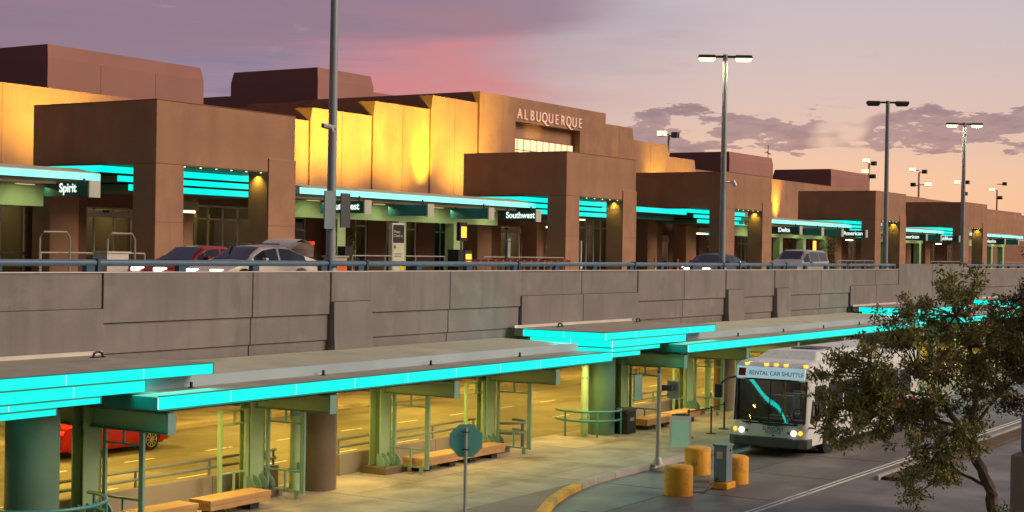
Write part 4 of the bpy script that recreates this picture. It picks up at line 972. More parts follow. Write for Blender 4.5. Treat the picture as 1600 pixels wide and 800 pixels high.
# mechanical penthouses
def pent(x0, x1, y0, y1, z1, z0=12.5, m='stucco_rose', name='penthouse', seams=()):
    mb = MB(); mb.loft((x0, x1, y0, y1), z0, (x0, x1, y0, y1), z1 - .8)
    i_ = .24
    mb.loft((x0, x1, y0, y1), z1 - .8, (x0 + .05, x1 - i_, y0 + .1, y1 - i_), z1); p = build(name, mb, m, tb)
    for s_ in seams:
        mb = MB(); mb.box(s_, s_ + .04, y0 - .01, y0 + .02, z0, z1 - .8); build('wall_joint', mb, 'stucco_brown', p)
pent(60.56, 73.4, 70, 86, 18.3, seams=(64.6, 69.1))
pent(84.98, 91.5, 70, 78.3, 19.65)
pent(91.5, 104, 70.5, 78, 18.6, 12.5)
pent(85.6, 104, 71, 84, 18.0, 12.5)
pent(156.5, 169, 70, 77.6, 18.2)
pent(188.3, 203, 70, 78.0, 18.0)
pent(155.5, 330, 55, 70, 13.1, 5, 'stucco')
mb = MB(); mb.box(206, 230, 64, 84, 5, 14.9); mb.box(232, 262, 64, 84, 5, 14.5); build('roof_block', mb, 'stucco_rose', tb)
# thin rooftop antenna
t = thing('rooftop_antenna', 'thin rooftop antenna above the right hand penthouses', 'antenna', (172, 72, 18))
mb = MB(); mb.tube([(177, 74, 17), (177, 74, 20.4)], .05, 5); build('mast', mb, 'dark_metal', t)
mb = MB(); mb.tube([(175.6, 73.6, 19.5), (178.6, 74.4, 19.3)], .05, 5); mb.tube([(176, 73.2, 19.2), (178, 74.9, 19.6)], .04, 5); build('element', mb, 'dark_metal', t)

# ground floor: low roof and front with openings
G = 47.5
mb = MB(); mb.box(10, 330, G - .05, 52.2, 9.0, 9.2); build('low_roof', mb, 'roof_metal', tb)
OPEN = [(33.0, 36.2, 8.7, 'win'), (36.6, 40.2, 8.55, 'door'), (42.6, 45.8, 8.25, 'door'), (48.3, 54.2, 8.55, 'win'), (55.4, 57.0, 8.2, 'dark'), (60.0, 61.8, 8.5, 'win'), (63.4, 66.1, 8.4, 'win'), (67.7, 69.0, 8.3, 'teal'), (73.2, 76.6, 8.2, 'door'),
        (77.2, 78.6, 8.3, 'dark'), (82.6, 87.4, 8.9, 'win'), (93.7, 96.2, 8.0, 'door'), (97.2, 99.0, 8.4, 'dark'), (101.0, 104.2, 7.9, 'win'), (108, 110.4, 8.2, 'win'), (112.3, 114.6, 8.2, 'win'), (116.4, 118.6, 8.2, 'door'), (121, 123, 8.3, 'dark'), (131.5, 134.5, 8.3, 'win'), (137, 140, 8.3, 'dark'), (146, 149, 8.5, 'win'), (155, 159, 8.2, 'dark'), (163, 166, 8.2, 'win')]
prev = 10.0
for a, b, z, kd in OPEN + [(330, 331, 8, None)]:
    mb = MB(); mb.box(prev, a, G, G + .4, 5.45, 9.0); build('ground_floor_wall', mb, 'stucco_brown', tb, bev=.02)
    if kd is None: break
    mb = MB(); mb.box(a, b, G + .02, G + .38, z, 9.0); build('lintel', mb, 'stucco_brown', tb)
    prev = b
    # room behind
    mb = MB(); mb.box(a - .3, b + .3, G + 3.6, G + 3.7, 5.45, 9.0); mb.box(a - .3, a - .2, G + .4, G + 3.6, 5.45, 9.0); mb.box(b + .2, b + .3, G + .4, G + 3.6, 5.45, 9.0)
    rm = build('room', mb, 'interior' if kd in ('door', 'win') else 'teal_panel', tb)
    if kd != 'dark':
        mb = MB(); mb.box(a + .3, b - .3, G + 1.6, G + (2.3 if kd == 'door' else 1.75), 8.80 if z > 8.3 else 8.5, 8.88 if z > 8.3 else 8.58); build('ceiling_light', mb, 'glow_warm', rm)
    w = b - a
    # frame
    mb = MB(); fm = .05
    n = max(2, round(w / (.95 if kd == 'win' else 1.05)))
    for i in range(n + 1):
        X = a + fm + (w - 2 * fm) * i / n; mb.box(X - fm * .7, X + fm * .7, G + .06, G + .14, 5.45, z)
    hz = [5.5, z - .05, 6.35] if kd == 'door' else [5.5, z - .05, z - .62]
    if kd == 'door': mb.box(a, b, G + .0, G + .14, z - .42, z - .16)
    for zz in hz: mb.box(a, b, G + .06, G + .14, zz - .04, zz + .04)
    fr = build('door_frame' if kd == 'door' else 'window_frame', mb, 'flash', tb)
    if kd in ('door', 'win'):
        xx = a + .35
        while xx < b - .5:
            c_ = MB(); c_.box(xx, xx + .3 + .1 * math.sin(xx * 7), G + 2.4, G + 2.45, 5.5, 8.2); build('curtain', c_, 'curtain', rm); xx += 1.0 + .2 * math.sin(xx * 3)
    for i in range(n):
        p0 = a + fm + (w - 2 * fm) * i / n; p1 = a + fm + (w - 2 * fm) * (i + 1) / n
        mb = MB(); mb.box(p0, p1, G + .09, G + .11, 5.5, z - .1); build('pane', mb, 'glass', fr)
    if kd == 'door':
        mb = MB(); mb.box((a + b) / 2 - .16, (a + b) / 2 + .16, G - .06, G, z - .22, z - .12); build('door_sensor', mb, 'black', fr)
for a, b, z in ((36.6, 40.1, 8.62), (67.7, 69.0, 8.36), (99.4, 100.9, 8.5), (101.2, 104.2, 8.15), (112.3, 114.6, 8.25), (132.5, 137, 8.5)):
    mb = MB(); mb.box(a, b, G - .12, G - .02, z, z + .2); build('lit_header', mb, 'glow_teal', tb)
# projecting piers
for a, b in ((40.5, 42.4), (58.2, 59.6), (70.0, 71.6), (71.8, 73.0), (92.0, 93.4), (99.2, 100.6), (115.0, 116.2), (128, 130), (151, 153)):
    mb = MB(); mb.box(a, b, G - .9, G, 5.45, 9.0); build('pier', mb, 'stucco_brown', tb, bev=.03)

# ------------------------------------------------------------------ entrance towers
def tower(x0, x1, label, zt=11.95):
    y0, y1 = 40.0, 46.5
    t = thing('entrance_tower', label, 'tower', (x0, y0, 5.45), 'square brown stucco entrance towers')
    w = x1 - x0; a = x0 + 1.42; b = x1 - 1.62; zo = 9.66
    mb = MB(); mb.box(x0, x1, y0, y1, zo, zt); build('upper_block', mb, 'stucco', t, bev=.03)
    for (p, q_, r_, s_) in ((x0, a, y0, y0 + 1.15), (b, x1, y0, y0 + 1.0), (x0, a, y1 - 1.0, y1), (b, x1, y1 - 1.0, y1)):
        mb = MB(); mb.box(p, q_, r_, s_, 5.45, zo); build('pillar', mb, 'stucco', t, bev=.03)
    mb = MB(); mb.prismx([(y0 - .0, zo + .55), (y0 - .05, zo + .5), (y0 - .05, 5.45), (y0, 5.45)], b + .02, x1 - .0); build('buttress', mb, 'stucco', t)
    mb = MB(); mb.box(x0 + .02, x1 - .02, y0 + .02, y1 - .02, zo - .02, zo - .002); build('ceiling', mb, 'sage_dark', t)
    for z_ in (7.55,):
        mb = MB(); mb.box(x0 + .01, a - .01, y0 - .004, y0 + .01, z_, z_ + .02); build('wall_joint', mb, 'stucco_brown', t)
        mb = MB(); mb.box(b + .03, x1 - .01, y0 - .054, y0 - .04, z_, z_ + .02); build('wall_joint', mb, 'stucco_brown', t)
    mb = MB(); mb.box(x0 + .0, x1, y0 - .012, y1, zt, zt + .03); build('parapet_cap', mb, 'stucco_brown', t)
    # stepped glowing tiers hung inside
    tr = [(x0 - .35, x1 + (2.7 if x0 < 60 else 1.25), 9.35, 9.62), (x0 + .5, x1 + 1.25, 9.05, 9.29), (x0 + 1.05, x1 + 1.25, 8.73, 8.99)]
    for i, (p, q_, z0, z1) in enumerate(tr):
        f = y0 + 2.45 - .0 * i
        c_ = MB(); c_.box(p + .04, q_, f + .04, y1 - .2, z0, z1); tt = build('tier', c_, 'sage_dark', t)
        n = 4
        for k_ in range(n):
            mb = MB(); mb.box(p + (q_ - p) * k_ / n + .012, p + (q_ - p) * (k_ + 1) / n - .012, f, f + .035, z0 + .02, z1 - .01); build('lit_panel', mb, 'glow_teal', tt)
        if i == 0: mb = MB(); mb.box(p, p + .035, f + .05, y1 - .25, z0 + .02, z1 - .01); build('lit_panel', mb, 'glow_teal', tt)
    mb = MB(); mb.box(b - 1.3, b + .2, 44.0, 44.12, 8.06, 8.14); h_ = build('tube_lamp', mb, 'glow_warm', t)
    mb = MB(); mb.box(b - 1.4, b + .3, 43.9, 44.3, 8.16, 8.5); build('lamp_housing', mb, 'soffit', h_)
    # downlights in the soffit
    for k_ in range(6):
        X = a + .25 + (b - a - .4) * k_ / 5
        mb = MB(); mb.cyl(X, y0 + .22, zo - .05, zo - .02, .035, 8); build('downlight', mb, 'glow_lamp', t)
    lamp('SPOT', (b - .16, y0 + .5, zo - .06), 70, (1, .84, .12), (b - .12, y0 + .5, 6), spot=120, blend=.9, soft=.05, name='column_downlight')
    return t
TW = [(39.58, 47.2), (68.9, 76.7), (89.0, 96.4), (117.6, 125.2), (142.8, 150.4)]
TL = ['nearest brown entrance tower beside the Spirit sign', 'entrance tower in the middle beside the right hand Southwest sign', 'entrance tower directly behind the lit middle light pole', 'entrance tower behind the unlit light pole', 'farthest entrance tower, behind the right hand lit pole']
for (a, b), l in zip(TW, TL): tower(a, b, l)

# ------------------------------------------------------------------ upper canopies
def up_canopy(x0, x1, label, pale=True):
    t = thing('entrance_canopy', label, 'canopy', ((x0 + x1) / 2, 43, 5.45), 'white edged canopies between the entrance towers')
    f = 41.8
    mb = MB(); mb.box(x0, x1, f + .04, G, 9.0, 9.28); build('roof', mb, 'roof_metal', t)
    mb = MB(); mb.prismx([(f + .1, 9.28), (f + 1.2, 9.46), (f + 1.6, 9.46), (f + 1.6, 9.28)], x0 + .6, x1); build('roof_edge', mb, 'roof_metal', t)
    lit_strip(t, x0, x1, f, 9.0, 9.24, 3.8, 'glow_pale')
    mb = MB(); mb.box(x0 - .35, x1 - 1.4, f + .35, f + 2.0, 8.83, 8.99); build('soffit', mb, 'soffit', t)
    mb = MB(); mb.box(x0 + .1, x1 - 1.2, 43.4, 43.75, 8.05, 8.8); build('beam', mb, 'sage_light', t)
    X = x0 + 4.7; i = 0
    while X < x1 - 1.5:
        mb = MB(); mb.box(X - .3, X + .3, 43.3, 43.85, 5.45, 8.05); build('column', mb, 'sage_light', t, bev=.02)
        X += 4.65
    n = max(1, round((x1 - x0) / 4.6))
    for i in range(n):
        X = x0 + (x1 - x0) * (i + .5) / n
        mb = MB(); mb.box(X - .4, X + .4, 43.0, 43.1, 8.78, 8.80); build('tube_light', mb, 'glow_window', t)
        lamp('AREA', (X, 42.65, 8.7), 14, (1, .92, .5), (X, 43.3, 5), size=1.2, size_y=.3, name='canopy_light')
up_canopy(20.0, 38.64, 'canopy with pale glowing edge at the left behind the Spirit sign')
up_canopy(49.7, 68.8, 'long canopy with pale glowing edge between the first two towers')
up_canopy(97.0, 117.2, 'canopy with pale glowing edge behind the cream minivan')
up_canopy(126, 142.3, 'canopy with pale glowing edge between the two farthest towers')
up_canopy(151, 172, 'canopy with pale glowing edge at the right, next to the tree')
# slab roof between towers two and three
t = thing('side_canopy', 'flat canopy with a single cyan lit edge between the second and third towers', 'canopy', (83, 43, 8.9))
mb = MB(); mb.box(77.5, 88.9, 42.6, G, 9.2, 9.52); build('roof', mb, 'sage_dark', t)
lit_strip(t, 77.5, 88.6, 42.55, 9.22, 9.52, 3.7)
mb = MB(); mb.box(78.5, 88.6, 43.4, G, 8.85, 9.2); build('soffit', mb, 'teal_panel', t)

# blade signs
def blade(X, txt, label, y0=40.35, y1=42.6, z0=8.26, z1=8.78):
    name = 'airline_sign' if txt else 'blank_sign_panel'
    t = thing(name, label, 'sign', (X, (y0 + y1) / 2, z0), 'green airline signs hung from the canopies' if txt else 'blank teal panels hung from the canopies')
    mb = MB(); mb.box(X - .06, X + .06, y0 + .05, y1, z0, z1); b = build('panel', mb, 'sign_green' if txt else 'teal_panel', t, bev=.01)
    mb = MB(); mb.box(X - .08, X + .42, y0 - .02, y0 + .05, z0 - .04, z1 + .04); build('end_cap', mb, 'end_cap', t)
    for yy in (y0 + .3, y1 - .3):
        mb = MB(); mb.box(X - .03, X + .03, yy, yy + .06, z1, 9.0); build('hanger', mb, 'dark_metal', t)
    if txt: text_part(txt, .44, (X - .075, (y0 + y1) / 2 - .08, z0 + .15), FACE_W, 'glow_sign', t, 'letters', .006, .92, 1.0, bold=.008)
blade(37.0, 'Spirit', 'dark green hanging sign reading Spirit', 40.5, 42.8, 8.38, 8.88)
blade(52.5, 'Southwest', 'dark green hanging sign partly behind the nearest pole, reading Southwest', 40.5, 42.95)
blade(66.1, 'Southwest', 'dark green hanging sign reading Southwest, beside the second tower', 40.1, 42.1)
blade(57.0, None, 'blank teal hanging panel next to the partly hidden Southwest sign')
blade(62.1, None, 'blank teal hanging panel in front of the middle tower canopy')
blade(102.4, 'Delta', 'dark green hanging sign reading Delta', 40.3, 42.8)
blade(106.8, None, 'blank teal hanging panel directly right of the Delta sign')
blade(111.0, None, 'second blank teal hanging panel right of the Delta sign')
blade(115.7, 'American', 'dark green hanging sign reading American, left of the fourth tower', 40.1, 42.3)
blade(131.9, 'American', 'dark green hanging sign reading American, right of the fourth tower', 40.3, 43.2)
blade(136.4, None, 'blank teal hanging panel left of the jetBlue sign')
blade(141.3, 'jetBlue', 'dark green hanging sign reading jetBlue, left of the farthest tower', 40.1, 42.6)
blade(158.3, 'Alaska', 'dark green hanging sign reading Alaska', 40.3, 43.2)
blade(164.0, None, 'blank teal hanging panel right of the Alaska sign')

# facade floodlights (fixtures on the low roof)
def flood(x, y, z, tx, ty, tz, e, ang, label, col_=(1, .66, .055), blend=1.0, soft=.45):
    t = thing('facade_uplight', label, 'floodlight', (x, y, 9.2), 'amber uplights on the low roof')
    mb = MB(); mb.cyl(x, y, 9.2, z - .1, .04, 8); build('stem', mb, 'dark_metal', t)
    mb = MB(); mb.box(x - .15, x + .15, y - .14, y + .12, z - .22, z - .04); build('housing', mb, 'dark_metal', t)
    lamp('SPOT', (x, y + .2, z), e, col_, (tx, ty, tz), spot=ang, blend=blend, soft=soft, name='uplight')
for x_, e in ((32, 260), (38.0, 260), (44.5, 260), (57.0, 330), (61.5, 330), (65.5, 330), (70.0, 300), (76.0, 330)):
    flood(x_, 46.7, 9.7, x_, 52, 14.6, e * 24, 90, 'amber uplight below the facade at bay near x %d' % x_)
flood(72.35, 50.2, 9.5, 72.35, 51.75, 12.3, 5200, 46, 'amber uplight making the bright yellow beam on the facade', (1, .92, .02))
flood(102.0, 50.0, 9.5, 102.3, 51.7, 12.4, 4200, 70, 'amber uplight right of the second tower')
flood(107.0, 49.4, 9.5, 107.0, 52, 13.4, 2300, 84, 'amber uplight low on the right hand steps')
flood(126.2, 50.8, 9.5, 126.2, 52, 12.0, 3500, 60, 'amber uplight right of the third tower')
flood(152.2, 50.8, 9.5, 152.2, 52, 12.0, 2000, 56, 'amber uplight beyond the farthest tower')
LBL = ['leftmost amber uplight, at the left edge of the picture', 'amber uplight left of the nearest tower', 'amber uplight hidden behind the nearest tower', 'amber uplight just right of the nearest tower', 'amber uplight below the first facade step', 'amber uplight below the second facade step', 'amber uplight left of the bright beam', 'amber uplight right of the bright beam']
for o, l in zip([o for o in COL.objects if o.name.startswith('facade_uplight')], LBL): o['label'] = l

# ------------------------------------------------------------------ lights below the deck
def ceil_lamp(x, y, z, e, label, col_=(1, .62, .085), size=1.4):
    t = thing('ceiling_lamp', label, 'lamp', (x, y, z), 'amber ceiling lamps under the upper road')
    mb = MB(); mb.box(x - .5, x + .5, y - .25, y + .25, z, z + .12); build('housing', mb, 'dark_metal', t)
    mb = MB(); mb.box(x - .45, x + .45, y - .2, y + .2, z - .04, z); build('lens', mb, 'glow_warm', t)
    lamp('AREA', (x, y, z - .08), e, col_, (x, y, 0), size=size, size_y=.6, name='deck_lamp')
names_ = ['first', 'second', 'third', 'fourth', 'fifth', 'sixth', 'seventh', 'eighth', 'ninth']
for i, X in enumerate((22, 31, 40, 49, 58, 68, 80, 94, 110)):
    ceil_lamp(X, 32.5, 4.2, 500, 'ceiling lamp over the near lane of the inner road, %s from the left' % names_[i])
    ceil_lamp(X + 3, 38.0, 4.2, 560, 'ceiling lamp over the far lane of the inner road, %s from the left' % names_[i])
for i, X in enumerate((28, 34, 39.2, 46.5, 54, 60.5, 70, 84, 95)):
    ceil_lamp(X, 26.3, 2.88, 105, 'ceiling lamp under the platform canopy, %s from the left' % names_[i], (1, .70, .16), 1.0)
# lower terminal front behind the inner road
t = thing('arrivals_hall', 'amber lit lower terminal front beyond the inner road', 'building', (60, 46.5, 0))
mb = MB(); mb.box(15, 200, 46.5, 47.0, 0, 4.35); build('wall', mb, 'interior', t)
for i in range(26):
    X = 22 + i * 5.2
    mb = MB(); mb.box(X, X + 2.6, 46.42, 46.5, .3, 2.9); w_ = build('window', mb, 'glow_window', t)
    mb = MB(); mb.box(X - .05, X + .02, 46.38, 46.5, .2, 3.0); mb.box(X + 2.58, X + 2.65, 46.38, 46.5, .2, 3.0); mb.box(X, X + 2.6, 46.38, 46.44, 2.1, 2.16); build('frame', mb, 'sage_dark', w_)
t = thing('wall_lamp', 'bright lamp glowing between the brown column and the bus mirror', 'lamp', (60.7, 27.9, 2.6))
mb = MB(); mb.cyl(60.7, 27.9, 2.35, 2.62, .10, 12, .07); build('globe', mb, 'glow_lamp', t, smooth=True)
mb = MB(); mb.cyl(60.7, 27.9, .15, 2.35, .05, 10); build('post', mb, 'galv', t, smooth=True)

# ------------------------------------------------------------------ departures kerb clutter
def simple(name, label, cat, loc, parts, group=None):
    t = thing(name, label, cat, loc, group)
    for nm, mb, m in parts: build(nm, mb, m, t)
    return t
def pedrail(x0, x1, y, label):
    t = thing('kerb_railing', label, 'railing', (x0, y, 5.45), 'thin metal railings on the departures kerb')
    for z in (6.42, 6.1):
        mb = MB(); mb.tube([(x0, y, z), (x1, y, z)], .03, 6); build('rail_bar', mb, 'galv', t)
    n = max(1, round((x1 - x0) / 2.2))
    for i in range(n + 1):
        X = x0 + (x1 - x0) * i / n; mb = MB(); mb.cyl(X, y, 5.45, 6.42, .03, 6); build('post', mb, 'galv', t)
pedrail(50.5, 59.5, 39.6, 'thin metal railing behind the tall advert kiosk')
pedrail(60.5, 68.0, 39.6, 'thin metal railing left of the second tower')
pedrail(34.0, 38.6, 39.5, 'thin metal railing below the Spirit sign')
pedrail(98, 104, 39.6, 'thin metal railing behind the cream minivan')
pedrail(108, 116, 39.6, 'thin metal railing below the left American sign')
pedrail(131, 140, 39.6, 'thin metal railing below the right American sign')
pedrail(154, 165, 39.6, 'thin metal railing below the Alaska sign')
for X, l in ((33.7, 'tall bent pipe frame at the left edge behind the rail'), (36.6, 'tall pipe frame under the Spirit sign')):
    mb = MB(); mb.tube([(X, 39.2, 5.45), (X, 39.2, 6.9), (X + .15, 39.2, 7.1), (X + 1.1, 39.2, 7.1), (X + 1.25, 39.2, 6.9), (X + 1.25, 39.2, 5.45)], .035, 6); tag(build('pipe_frame', mb, 'galv', smooth=True), l, 'rack')
b = MB(); b.box(33.6, 34.5, 36.0, 36.6, 5.3, 6.45); l_ = MB(); l_.box(33.55, 34.55, 35.95, 36.65, 6.45, 6.5)
simple('utility_box', 'pale pink utility box behind the rail, left of the nearest tower', 'box', (34, 36.3, 5.3), [('body', b, 'flash'), ('lid', l_, 'flash')])
# advert kiosk
t = thing('advert_kiosk', 'tall lit notice kiosk with a black upper panel, right of the nearest pole', 'kiosk', (53.6, 39.5, 5.45))
mb = MB(); mb.box(53.2, 54.1, 39.55, 39.75, 5.45, 7.85); build('frame', mb, 'flash', t, bev=.02)
mb = MB(); mb.box(53.26, 54.04, 39.53, 39.55, 7.0, 7.78); p = build('header_panel', mb, 'black', t)
mb = MB(); mb.box(53.26, 54.04, 39.53, 39.55, 5.6, 6.98); p2 = build('poster', mb, 'paper', t)
text_part('Please\nCheck In', .17, (53.3, 39.525, 7.42), FACE_S, 'white_paint', p, 'letters', .002, 1, align='LEFT')
mb = MB(); mb.box(53.32, 53.42, 39.52, 39.53, 6.75, 6.88); mb.box(53.34, 53.9, 39.52, 39.53, 6.5, 6.53); mb.box(53.34, 53.85, 39.52, 39.53, 6.4, 6.43); build('print', mb, 'sign_green', p2)
mb = MB(); mb.disc((53.9, 39.525, 5.95), 'y', .16, .01, 14); build('print_dot', mb, 'yellow', p2)
# cart dispensers
for X, Y, l in ((58.0, 39.3, 'yellow and black luggage cart machine with a raised yellow display'),):
    t = thing('cart_machine', l, 'vending machine', (X, Y, 5.45))
    mb = MB(); mb.box(X - .5, X - .05, Y - .3, Y + .3, 5.45, 6.75); build('cabinet', mb, 'black', t, bev=.02)
    mb = MB(); mb.box(X + .02, X + .62, Y - .3, Y + .3, 5.45, 6.7); build('cabinet', mb, 'dark_metal', t, bev=.02)
    mb = MB(); mb.box(X + .1, X + .54, Y - .32, Y - .3, 5.95, 6.55); build('display', mb, 'glow_amber', t)
    mb = MB(); mb.box(X - .1, X + .5, Y - .1, Y + .1, 7.15, 8.0); s_ = build('raised_sign', mb, 'black', t, bev=.01)
    mb = MB(); mb.box(X + .0, X + .4, Y - .12, Y - .1, 7.3, 7.8); build('display', mb, 'glow_amber', s_)
    mb = MB(); mb.cyl(X + .2, Y, 6.7, 7.15, .05, 8); build('stem', mb, 'galv', t)
t = thing('cart_machine', 'small yellow display post seen below the Delta canopy', 'vending machine', (104, 40, 5.45))
mb = MB(); mb.box(103.8, 104.6, 39.9, 40.1, 7.0, 7.9); s_ = build('raised_sign', mb, 'black', t); mb = MB(); mb.box(103.9, 104.5, 39.88, 39.9, 7.1, 7.8); build('display', mb, 'glow_amber', s_)
mb = MB(); mb.cyl(104.2, 40, 5.45, 7.0, .06, 8); build('stem', mb, 'galv', t)
# orange topped bin and black box beside the white car
t = thing('litter_bin', 'tan litter bin with an orange glow beside the open tailgate', 'bin', (48.5, 38.8, 5.45))
mb = MB(); mb.box(48.1, 48.9, 38.6, 39.2, 5.45, 6.35); build('body', mb, 'soffit', t, bev=.03); mb = MB(); mb.box(48.15, 48.85, 38.58, 38.6, 5.6, 6.2); build('panel', mb, 'orange', t)
mb = MB(); mb.box(48.05, 48.95, 38.55, 39.25, 6.35, 6.42); build('lid', mb, 'galv', t)
mb = MB(); mb.box(49.0, 49.5, 38.8, 39.2, 6.4, 6.8); mb.cyl(49.25, 39.0, 5.45, 6.4, .05, 8); tag(build('meter_box', mb, 'black'), 'small black box on a post behind the open tailgate', 'meter')
# blue sign post and white door sign
t = thing('blue_sign_post', 'dark blue post with a cross arm left of the right hand Southwest sign', 'post', (60.0, 38.0, 5.45))
mb = MB(); mb.cyl(60.0, 38.0, 5.45, 7.6, .07, 10); build('post', mb, 'rail_post', t); mb = MB(); mb.box(59.8, 60.2, 37.9, 38.1, 7.15, 7.2); build('arm', mb, 'rail_post', t)
mb = MB(); mb.box(60.12, 60.42, 38.05, 38.1, 6.4, 7.3); build('plate', mb, 'galv', t)
t = thing('white_sign_post', 'thin pale post with a small plate in front of the Southwest doors', 'post', (67.0, 38.0, 5.45))
mb = MB(); mb.cyl(67.0, 38.0, 5.45, 7.3, .05, 8); build('post', mb, 'flash', t); mb = MB(); mb.box(66.9, 67.1, 37.95, 37.98, 5.9, 6.1); build('plate', mb, 'flash', t)
# traffic delineators
for X, m_, l in ((72.3, 'orange', 'orange and white traffic post left of the second tower opening'), (75.0, 'orange', 'bright orange traffic post in front of the second tower'), (77.4, 'yellow', 'yellow traffic post right of the second tower'), (82.0, 'orange', 'orange traffic post left of the third tower')):
    t = thing('traffic_post', l, 'traffic post', (X, 36.5, 5.3), 'slim traffic delineator posts')
    mb = MB(); mb.cyl(X, 36.5, 5.3, 5.38, .2, 12, .16); build('base', mb, 'black', t)
    mb = MB(); mb.cyl(X, 36.5, 5.38, 6.45, .055, 10, .045); p = build('post', mb, m_, t)
    mb = MB(); mb.cyl(X, 36.5, 6.1, 6.22, .058, 10); mb.cyl(X, 36.5, 5.85, 5.97, .06, 10); build('band', mb, 'white_paint', p)
# row of nested luggage carts behind the rail
t0 = None
for i in range(14):
    X = 57.0 + i * .62
    if t0 is None:
        t0 = thing('luggage_cart', 'luggage cart with orange handle in the nested row behind the rail', 'luggage cart', (X, 37.8, 5.3), 'nested luggage carts behind the rail')
        mb = MB(); mb.tube([(X, 37.5, 5.4), (X, 37.5, 6.25)], .02, 5); mb.tube([(X, 38.2, 5.4), (X, 38.2, 6.25)], .02, 5); mb.tube([(X, 37.5, 5.5), (X - .55, 37.55, 5.48)], .02, 5); mb.tube([(X, 38.2, 5.5), (X - .55, 38.15, 5.48)], .02, 5); mb.tube([(X, 37.5, 5.8), (X, 38.2, 5.8)], .02, 5); build('frame', mb, 'galv', t0)
        mb = MB(); mb.tube([(X, 37.45, 6.28), (X, 38.25, 6.28)], .045, 6); build('handle', mb, 'orange', t0)
        mb = MB(); mb.disc((X, 37.5, 5.36), 'y', .06, .04, 10); mb.disc((X, 38.2, 5.36), 'y', .06, .04, 10); mb.disc((X - .5, 37.85, 5.36), 'y', .06, .04, 10); build('wheel', mb, 'tyre', t0)
    else: inst(t0, (X, 37.8, 5.3), 0, 'luggage cart with orange handle at the right end of the nested row' if i == 13 else None)

# bronze statue inside the second tower: figure with a raised wing like cloak
t = thing('bronze_statue', 'dark bronze statue on a plinth inside the second tower opening', 'statue', (76.2, 45.0, 5.45))
me = bpy.data.meshes.new('figure')
J = [((0, 0, 1.0), .17), ((0, 0, 1.3), .19), ((0, 0, 1.55), .1), ((0, -.02, 1.75), .13), ((.12, 0, .55), .1), ((.2, 0, .08), .08), ((-.12, .05, .55), .1), ((-.15, .1, .08), .08), ((.3, 0, 1.5), .07), ((.55, -.1, 1.85), .05), ((-.28, 0, 1.35), .08), ((-.5, -.1, 1.0), .05), ((.15, .1, 1.9), .06), ((.1, .2, 2.2), .14)]
E_ = [(0, 1), (1, 2), (2, 3), (0, 4), (4, 5), (0, 6), (6, 7), (2, 8), (8, 9), (2, 10), (10, 11), (3, 12), (12, 13)]
me.from_pydata([j[0] for j in J], E_, []); fig = bpy.data.objects.new('figure', me); COL.objects.link(fig); fig.parent = t; fig.location = (0, 0, .85)
sk = fig.modifiers.new('Skin', 'SKIN'); me.materials.append(M['bronze'])
for v, (_, r_) in zip(me.skin_vertices[0].data, J): v.radius = (r_, r_)
me.skin_vertices[0].data[0].use_root = True
ss = fig.modifiers.new('Sub', 'SUBSURF'); ss.levels = 1; ss.render_levels = 2
mb = MB(); mb.box(75.5, 76.9, 44.5, 45.5, 5.45, 6.3); build('plinth', mb, 'column_brown', t, bev=.03)

# ------------------------------------------------------------------ planting
def leaves(mb, c, rad, n, size, flat=.7):
    for _ in range(n):
        d_ = Vector((random.gauss(0, 1), random.gauss(0, 1), random.gauss(0, 1) * flat)); d_ = d_.normalized() * rad * random.random() ** .5
        p = Vector(c) + d_; s_ = size * random.uniform(.6, 1.3)
        a = Vector((random.gauss(0, 1), random.gauss(0, 1), random.gauss(0, 1) - .3)).normalized(); b_ = a.orthogonal().normalized(); b_.rotate(Matrix.Rotation(random.uniform(0, 6.28), 3, a))
        mb.v += [p, p + a * s_ * .5 + b_ * s_ * .2, p + a * s_, p + a * s_ * .5 - b_ * s_ * .2]; k_ = len(mb.v); mb.f.append((k_ - 4, k_ - 3, k_ - 2, k_ - 1))
UR = Vector((.532, -.847, 0)); UB = Vector((.847, .532, 0))   # screen right / away, as plain directions
def tree(name, label, base, trunk_pts, clumps, m, nleaf, size, seed):
    random.seed(seed)
    t = thing(name, label, 'tree', base)
    B = Vector(base)
    def W(p): return B + UR * p[0] + UB * p[1] + Vector((0, 0, p[2]))
    mb = MB(); ends = []
    for pts, r0, r1 in trunk_pts:
        P_ = [W(p) for p in pts]; fine = []
        for i in range(len(P_) - 1):
            for k_ in range(5):
                q_ = P_[i].lerp(P_[i + 1], k_ / 5) + Vector([random.uniform(-.03, .03) for _ in range(3)]); fine.append(q_)
        fine.append(P_[-1]); mb.tube(fine, r0, 8, r1)
        ends += P_[1:]
    tr = mb; cr_ = MB(); fl = MB()
    for (cx, cy, cz, rr) in clumps:
        c = W((cx, cy, cz))
        e = min(ends, key=lambda q_: (q_ - c).length)
        tr.tube([e, e.lerp(c, .5) + Vector((random.uniform(-.1, .1), random.uniform(-.1, .1), random.uniform(-.15, .1))), c], .03, 5, .012)
        for _ in range(int(7 + rr * 6)):
            d_ = Vector((random.gauss(0, 1), random.gauss(0, 1), random.gauss(0, .8))).normalized() * rr * random.uniform(.35, 1.05)
            tip = c + d_; tr.tube([c, c + d_ * .5 + Vector((0, 0, .06)), tip], .012, 4, .005)
            leaves(cr_, tip, rr * .40, int(nleaf), size)
            leaves(cr_, c + d_ * .6, rr * .3, int(nleaf * .5), size)
    build('trunk', tr, 'bark', t, smooth=True)
    o = build('crown', cr_, m, t, normals=False); o['kind'] = 'stuff'
    return t
ra = random.Random(11)
cl = []
rows = [(5.5, 6.2, -2.3, -.2, 7), (4.5, 5.5, -3.5, .9, 17), (3.1, 4.5, -4.35, .9, 31), (1.8, 3.1, -4.2, -.1, 25), (.9, 1.8, -2.6, -1.0, 7), (.3, .9, -2.2, -1.7, 2)]
